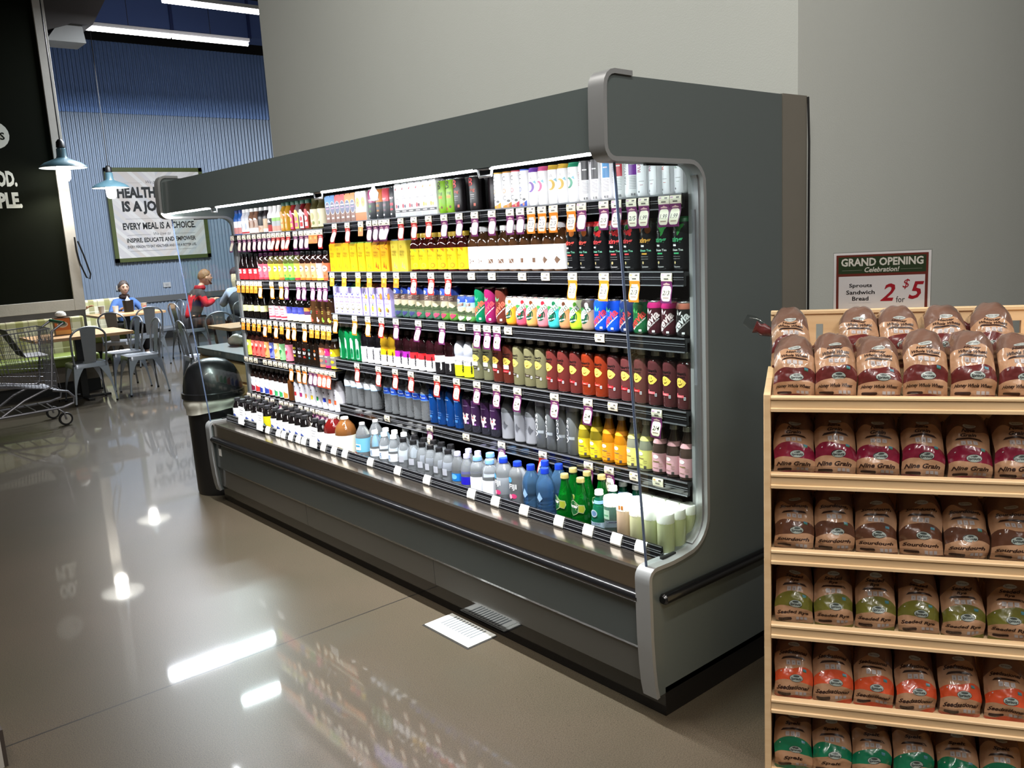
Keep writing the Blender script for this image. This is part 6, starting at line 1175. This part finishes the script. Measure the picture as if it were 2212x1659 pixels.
# pendant lamps
def pendant(x, y, z, label, sc=1.0):
    t = thing('pendant_lamp', label, 'lamp', (x, y, z), 0, 'blue grey pendant lamps'); BG = mat('blue_grey_enamel', (70, 98, 108), .35, coat=.3)
    s = MB().lathe([(0, .092), (.11, .084), (.195, .054), (.255, .012), (.262, .0), (.265, .004), (.258, .018), (.20, .060), (.12, .092), (.065, .115), (.055, .14), (.052, .22), (.035, .235), (0, .236)], BG, 32); s.build('shade', t)
    MB().lathe([(.259, .002), (.250, .010), (.192, .050), (.11, .080), (0, .088)], mat('white_enamel', (236, 238, 236), .4), 32, caps=False).build('shade_lining', t, fixn=False)
    MB().lathe([(.0, -.155), (.045, -.15), (.066, -.12), (.072, -.06), (.072, .03), (.06, .05), (0, .05)], M_BULB, 20).build('glass_globe', t)
    MB().tube([(0, 0, .23), (0, 0, 6.18-z)], .007, M_BLK, 6).build('cord', t); MB().lathe([(.05, .235), (.045, .30), (.02, .33), (0, .33)], M_BLK, 16).build('cap', t)
    ld = bpy.data.lights.new('lamp_light', 'SPOT'); ld.spot_size = radians(150); ld.spot_blend = .5; ld.energy = 75; ld.shadow_soft_size = .08; ld.color = (1, .95, .86); lo = bpy.data.objects.new('lamp_light', ld); COL.objects.link(lo); lo.parent = t; lo.location = (0, 0, -.15)
pendant(.80, 9.66, 2.66, 'near blue grey pendant lamp hanging beside the dark board'); pendant(2.07, 12.25, 2.60, 'far blue grey pendant lamp hanging in front of the poster')

# ------------------------------------------------------------------ shopping cart
t = thing('shopping_cart', 'grey wire shopping cart with green handle at the left edge', 'shopping cart', (-.08, 7.72, 0))
CG = mat('grey_cart_metal', (112, 112, 116), .35, metal=.6)
b = MB(); top = {}; W1, W2 = .27, .21
def cp(f, s, lv):   # f 0 rear .. 1 front, s side -1..1, lv 0 bottom..1 top
    x = -.0-.92*f+(.06*(1-lv) if f < .5 else .10*(1-lv)); w_ = (W1+(W2-W1)*f)*(.86+.14*lv); zb = .36+.14*f; zt = .96-.05*f
    return (x-.06*(1-lv)*(1 if f < .02 else 0), s*w_, zb+(zt-zb)*lv)
for s in (-1, 1):
    for lv in (0, .14, .28, .42, .56, .70, .84, 1): b.tube([cp(f/6, s, lv) for f in range(7)], .0055 if lv in (0, 1) else .0026, CG, 6)
    for k in range(31): b.tube([cp(k/30, s, 0), cp(k/30, s, 1)], .0024, CG, 5)
for f in (0, 1):
    for lv in (0, .25, .5, .75, 1): b.tube([cp(f, -1, lv), cp(f, 1, lv)], .005 if lv in (0, 1) else .0028, CG, 6)
    for k in range(15): b.tube([cp(f, -1+2*k/14, 0), cp(f, -1+2*k/14, 1)], .003, CG, 5)
for k in range(15): b.tube([cp(0, -1+2*k/14, 0), cp(1, -1+2*k/14, 0)], .0028, CG, 5)
b.build('wire_basket', t)
fr = MB()
for s in (-1, 1):
    y = s*.25
    fr.tube([(.13, y, 1.0), (.02, y, .93), (-.05, y, .40), (-.30, y*.95, .30), (-.52, y*.85, .16), (-.95, y*.8, .15)], .012, CG, 8)
    fr.tube([(-.05, y, .36), (.08, y, .33), (.13, y, .27), (.12, y, .21), (.02, y, .18), (-.95, y*.8, .15)], .012, CG, 8)
fr.tube([(-.95, -.2, .15), (-.95, .2, .15)], .012, CG, 8)
for k in range(7): fr.tube([(-.1-.12*k, -.235, .185), (-.1-.12*k, .235, .185)], .006, CG, 6)
fr.build('frame', t)
h = MB(); h.tube([(.13, -.25, 1.0), (.13, .25, 1.0)], .017, mat('green_handle', (20, 92, 58), .4), 12); h.build('handle', t)
cs = MB(); cs.box(-.22, -.03, -.2, .2, .70, .706, mat('white_seat_flap', (206, 204, 206), .5)); cs.build('child_seat_flap', t, smooth=0)
cs = MB(); cs.add([(-.22, -.2, .70), (-.22, .2, .70), (-.36, .2, .98), (-.36, -.2, .98), (-.226, -.2, .70), (-.226, .2, .70), (-.366, .2, .98), (-.366, -.2, .98)], [(0, 1, 2, 3), (4, 7, 6, 5), (0, 3, 7, 4), (1, 5, 6, 2), (2, 6, 7, 3), (0, 4, 5, 1)], mat('dark_seat_back', (58, 58, 60), .5)); cs.build('child_seat_back', t, smooth=0)
for x, y in ((.03, -.25), (.03, .25), (-.88, -.19), (-.88, .19)):
    T = Matrix.Translation((x, y, .065)) @ Matrix.Rotation(radians(90), 4, 'X')
    wh = MB(); wh.lathe([(.045, -.013), (.062, -.014), (.065, -.008), (.065, .008), (.062, .014), (.045, .013)], M_BLK, 24, T=T); wh.lathe([(.0, -.014), (.046, -.0145), (.046, .0145), (0, .014)], mat('pale_wheel_hub', (170, 168, 160), .4), 20, T=T)
    wb = wh.build('wheel', t); MB().tube([(x, y-.02, .065), (x-.01, y-.022, .13), (x-.05, y, .17)], .009, CG, 6).tube([(x, y+.02, .065), (x-.01, y+.022, .13), (x-.05, y, .17)], .009, CG, 6).build('caster_fork', t)

# ------------------------------------------------------------------ people
def grow(nodes, edges, root, sub=2):
    names = list(nodes); me = bpy.data.meshes.new('g'); me.from_pydata([nodes[n][0] for n in names], [(names.index(a), names.index(b)) for a, b in edges], [])
    o = bpy.data.objects.new('g', me); COL.objects.link(o); sk = o.modifiers.new('s', 'SKIN'); sk.use_smooth_shade = True
    for i, n in enumerate(names):
        v = me.skin_vertices[0].data[i]; r = nodes[n][1]; v.radius = (r, r) if not isinstance(r, tuple) else r; v.use_root = (n == root)
    ss = o.modifiers.new('u', 'SUBSURF'); ss.levels = ss.render_levels = sub
    dg = bpy.context.evaluated_depsgraph_get(); dg.update(); ev = o.evaluated_get(dg); m2 = ev.to_mesh()
    vs = [tuple(v.co) for v in m2.vertices]; fs = [tuple(p.vertices) for p in m2.polygons]; ev.to_mesh_clear(); bpy.data.objects.remove(o); return vs, fs
def head_mesh(mb, c, m, yaw=0, sc=1.0, tilt=0):
    """ellipsoid head with brow, nose, cheeks, chin and ears facing -y"""
    T = Matrix.Translation(c) @ Matrix.Rotation(yaw, 4, 'Z') @ Matrix.Rotation(tilt, 4, 'X') @ Matrix.Scale(sc, 4); vs = []; NU_, NV = 36, 26
    for j in range(NV+1):
        th = pi*j/NV
        for i in range(NU_):
            ph = 2*pi*i/NU_; x, y, z = sin(th)*sin(ph), -sin(th)*cos(ph), cos(th)
            X = .078*x; Y = .096*y; Z = .118*z
            if z < 0: X *= 1+.25*z; Y = Y*(1+.10*z)-(.012*(-z) if y < 0 else 0)
            if y < 0:
                g = math.exp(-((X/.013)**2)-((Z+.012)/.024)**2); Y -= .022*g                       # nose
                for e in (-1, 1): Y += .009*math.exp(-(((X-e*.030)/.016)**2)-((Z-.014)/.012)**2)   # sockets
                Y -= .004*math.exp(-((X/.05)**2)-((Z-.036)/.012)**2); Y -= .006*math.exp(-((X/.022)**2)-((Z+.060)/.010)**2); Y -= .009*math.exp(-((X/.025)**2)-((Z+.098)/.016)**2)
            vs.append((X, Y, Z))
    fs = [(j*NU_+i, j*NU_+(i+1) % NU_, (j+1)*NU_+(i+1) % NU_, (j+1)*NU_+i) for j in range(NV) for i in range(NU_)]
    mb.add(vs, fs, m, T)
    for e in (-1, 1): mb.lathe([(0, -.028), (.014, -.018), (.018, .004), (.013, .024), (0, .030)], m, 10, (e*.080, .008, -.004), sx=.45, T=T)
    return T
def hand(nodes, edges, wrist, d, side, curl=.3):
    """palm, four unequal fingers and a thumb rooted in the palm; d = pointing direction, side = thumb side"""
    wv_ = Vector(nodes[wrist][0]); d = Vector(d).normalized(); sd_ = Vector(side); sd_ = (sd_-d*sd_.dot(d)).normalized(); dn = Vector((0, 0, -1)); p = wv_+d*.05
    pn = wrist+'p'; nodes[pn] = (tuple(p), (.028, .014)); edges.append((wrist, pn))
    for k, (o_, L) in enumerate(((.024, .062), (.008, .070), (-.008, .066), (-.024, .052))):
        a = p+d*.035+sd_*o_; b_ = a+d*L*.5+dn*L*.18*curl; c_ = b_+d*L*.4+dn*L*.5*curl
        for q, (pt, r) in enumerate(((a, .0085), (b_, .008), (c_, .0065))): nodes['%sf%d%d' % (wrist, k, q)] = (tuple(pt), r)
        edges += [(pn, '%sf%d0' % (wrist, k)), ('%sf%d0' % (wrist, k), '%sf%d1' % (wrist, k)), ('%sf%d1' % (wrist, k), '%sf%d2' % (wrist, k))]
    a = p-d*.01+sd_*.032; b_ = a+sd_*.018+d*.032
    nodes[wrist+'t0'] = (tuple(a), .0095); nodes[wrist+'t1'] = (tuple(b_), .008); edges += [(pn, wrist+'t0'), (wrist+'t0', wrist+'t1')]
def person(loc, rz, label, skin, top, top_m2=None, trous=(34, 34, 38), hair=(50, 40, 36), hairstyle='short', arms=None, lean=0, hyaw=0, htilt=0, sc=1.0, vest=None, cap=None, beard=None, collar=None, legs=None):
    t = thing('person', label, 'person', loc, rz); t.scale = (sc, sc, sc)
    SK = mat('skin_%d' % skin[0], skin, .5)
    L = lean
    def P_(x, y, z): k = max(0, z-.5); return (x, y-k*L, z)
    A = arms or {}
    N = {'pel': (P_(0, .02, .52), (.15, .11)), 'bel': (P_(0, .01, .66), (.135, .10)), 'che': (P_(0, .01, .84), (.15, .105)), 'nb': (P_(0, .0, .985), (.075, .06)), 'nk': (P_(0, -.012, 1.04), .052), 'hd': (P_(0, -.03, 1.10), .055)}
    E_ = [('pel', 'bel'), ('bel', 'che'), ('che', 'nb'), ('nb', 'nk'), ('nk', 'hd')]
    for s, nm in ((-1, 'l'), (1, 'r')):
        a = A.get(nm, ((s*.24, -.12, .72), (s*.12, -.34, .78)))
        N['sh'+nm] = (P_(s*.165, .01, .93), .058); N['el'+nm] = (a[0], .044); N['wr'+nm] = (a[1], .028); E_ += [('che', 'sh'+nm), ('sh'+nm, 'el'+nm), ('el'+nm, 'wr'+nm)]
        d = Vector(a[1])-Vector(a[0]); hand(N, E_, 'wr'+nm, d, (-s, 0, .2))
        N['hp'+nm] = ((s*.09, -.02, .50), .088); N['kn'+nm] = ((s*.13, -.44, .50), .062); N['an'+nm] = ((s*.13, -.42+(legs or 0), .10), .042); N['hl'+nm] = ((s*.13, -.43+(legs or 0), .05), .038); N['to'+nm] = ((s*.14, -.58+(legs or 0), .035), .034)
        E_ += [('pel', 'hp'+nm), ('hp'+nm, 'kn'+nm), ('kn'+nm, 'an'+nm), ('an'+nm, 'hl'+nm), ('hl'+nm, 'to'+nm)]
    def sub_(keep, f, add=0):
        nn = {}
        for k, (p, r) in N.items():
            if k in keep: nn[k] = (p, tuple(x*f+add for x in r) if isinstance(r, tuple) else r*f+add)
        return nn, [e for e in E_ if e[0] in nn and e[1] in nn]
    body = MB(); nn, ee = sub_(set(N), .9); v, f = grow(nn, ee, 'pel', 1); body.add(v, f, SK)
    hc = Vector(P_(0, -.045, 1.165)); T = head_mesh(body, hc, SK, hyaw, 1.0, htilt); bo = body.build('body', t, smooth=80)
    # garments
    keep = {'pel', 'bel', 'che', 'nb', 'shl', 'ell', 'wrl', 'shr', 'elr', 'wrr'}; nn, ee = sub_(keep, 1.0, .012); v, f = grow(nn, ee, 'pel', 2); TM = mat('cloth_%d_%d_%d' % top, top, .85, bump=.3, bscale=18)
    g = MB(); g.add(v, f, TM)
    if top_m2:   # darker shoulder yoke
        T2 = mat('cloth_%d_%d_%d' % top_m2, top_m2, .85); k2 = g.mi(T2)
        for i, fc in enumerate(g.f):
            c = sum((Vector(g.v[q]) for q in fc), Vector())/len(fc); zz = c.z
            if zz > .90 and c.y > -.30: g.m[i] = k2
            if abs(c.x) > .10 and zz < .84 and zz > .60 and c.y > -.03-(.3)*L and abs(c.x) < .17: g.m[i] = k2
    g.build('jacket', t, smooth=80)
    keep = {'pel', 'hpl', 'knl', 'anl', 'hpr', 'knr', 'anr'}; nn, ee = sub_(keep, 1.0, .012); v, f = grow(nn, ee, 'pel', 2); MB().add(v, f, mat('trouser_%d_%d_%d' % trous, trous, .9)).build('trousers', t, smooth=80)
    for nm in 'lr':
        nn, ee = sub_({'hl'+nm, 'to'+nm}, 1.0, .012); v, f = grow(nn, ee, 'hl'+nm, 2); MB().add(v, f, M_BLK).build('shoe', t, smooth=80)
    if vest:
        nn, ee = sub_({'pel', 'bel', 'che', 'nb', 'shl', 'shr'}, 1.0, .034); v, f = grow(nn, ee, 'pel', 2); MB().add(v, f, mat('quilted_vest', vest, .7, bump=.5, bscale=12)).build('vest', t, smooth=80)
    if collar:
        q = MB(); q.lathe([(.075, 0), (.09, .03), (.07, .07), (.055, .06)], mat('cloth_%d_%d_%d' % collar, collar, .85), 18, tuple(Vector(P_(0, -.01, .985)))); q.build('collar', t, smooth=70)
    # hair: shell over the skull
    HM = mat('hair_%d' % hair[0], hair, .6, bump=.6, bscale=60); hh = MB(); vs = []; NU_, NV = 32, 14; top_th = {'short': 1.75, 'bob': 2.0, 'long': 2.0}[hairstyle]
    for j in range(NV+1):
        for i in range(NU_):
            ph = 2*pi*i/NU_; back = (1+cos(ph))/2; th = (top_th*back**.7+.78*(1-back**.7))*j/NV; th = max(th, 0)
            r = 1.10+.035*sin(7*ph+3*th); x, y, z = sin(th)*sin(ph), sin(th)*cos(ph), cos(th); vs.append((.080*r*x, .099*r*y, .118*(1.06+.03*sin(5*ph))*z+.004))
    hh.add(vs, [(j*NU_+i, j*NU_+(i+1) % NU_, (j+1)*NU_+(i+1) % NU_, (j+1)*NU_+i) for j in range(NV) for i in range(NU_)], HM, T)
    if hairstyle == 'bob':
        for s in (-1, 1): hh.lathe([(.0, -.075), (.012, -.06), (.017, -.02), (.014, .05), (0, .08)], HM, 12, (s*.072, .028, .0), sy=2.6, T=T)
    if hairstyle == 'long':
        for a in range(-5, 6): hh.tube([(a*.014, .085, .03), (a*.017, .115, -.06), (a*.018-.02, .10, -.16), (a*.016-.05, .07, -.28), (a*.012-.08, .03, -.38)], [.02, .022, .02, .015, .004], HM, 8, T=T)
    hh.build('hair', t, smooth=80)
    for s in (-1, 1): MB().lathe([(0, -.005), (.0075, -.003), (.0085, 0), (.0075, .003), (0, .005)], mat('dark_eye', (34, 24, 22), .2), 10, (s*.030, -.0865, .013), sy=.6, T=T).build('eye', t)
    mo = MB(); mo.tube([(-.022, -.092, -.060), (-.010, -.099, -.058), (0, -.101, -.0595), (.010, -.099, -.058), (.022, -.092, -.060)], [.002, .0045, .005, .0045, .002], mat('lip_colour', (140, 84, 78), .5), 8, T=T); mo.build('mouth', t)
    bw = MB()
    for s in (-1, 1): bw.tube([(s*.046, -.080, .036), (s*.030, -.092, .041), (s*.014, -.096, .036)], .003, HM, 6, T=T)
    bw.build('eyebrows', t)
    if beard:
        q = MB(); q.tube([(.066, -.02, -.03), (.056, -.048, -.066), (.026, -.076, -.094), (0, -.084, -.100), (-.026, -.076, -.094), (-.056, -.048, -.066), (-.066, -.02, -.03)], [.006, .012, .013, .013, .013, .012, .006], mat('beard', beard, .8), 8, T=T); q.build('beard', t)
    if cap:
        q = MB(); q.lathe([(.096, .03), (.097, .06), (.085, .10), (.05, .132), (0, .142)], mat('dark_cap', cap, .8), 24, sy=1.15, T=T); q.box(-.06, .06, -.19, -.08, .032, .040, mat('dark_cap', cap, .8), T); q.build('cap', t, smooth=60)
    return t
person((2.16, 12.60, .02), 0, 'person in a blue denim jacket and dark top, seated facing the camera', (190, 156, 136), (70, 102, 158), trous=(24, 22, 24), hair=(70, 62, 60), hairstyle='bob', collar=(56, 42, 42), arms={'l': ((-.27, -.10, .74), (-.16, -.32, .83)), 'r': ((.27, -.10, .74), (.20, -.34, .83))}, htilt=.08, sc=.92)
person((.98, 12.62, .02), radians(35), 'person in a pale grey cardigan, mostly hidden by the board', (206, 160, 134), (176, 174, 160), trous=(30, 28, 30), hair=(60, 50, 44), arms={'l': ((-.24, -.10, .70), (-.10, -.34, .80)), 'r': ((.30, -.24, .76), (.36, -.50, .86))}, lean=.15, sc=.95)
person((2.74, 11.42, .03), radians(88), 'person in a red jacket with dark shoulders, seated in profile facing right', (206, 152, 124), (190, 24, 36), (54, 46, 48), trous=(40, 36, 40), hair=(112, 78, 52), arms={'l': ((-.25, -.16, .76), (-.10, -.34, .82)), 'r': ((.25, -.16, .76), (.10, -.34, .82))}, lean=.35, beard=(120, 74, 50), collar=(160, 24, 36))
person((3.32, 10.86, .03), radians(165), 'person in black vest and dark cap with long blond hair, back turned', (200, 150, 124), (150, 158, 176), trous=(26, 26, 30), hair=(196, 180, 150), hairstyle='long', vest=(26, 28, 34), cap=(44, 30, 36), arms={'l': ((-.26, -.20, .74), (-.10, -.42, .84)), 'r': ((.26, -.20, .74), (.10, -.42, .84))}, lean=.25)
# pale post base at the far lower left edge
q0 = on_z(12, 1640, 0)
tag(MB().box(q0.x-.22, q0.x-.012, q0.y-.05, q0.y+.12, 0, .13, mat('whitewashed_base', (170, 166, 158), .6)).box(q0.x-.012, q0.x, q0.y-.05, q0.y+.12, 0, .13, mat('dark_edge', (60, 52, 46), .6)).build('display_base', smooth=0), 'corner of a pale display base at the lower left edge', 'display base')
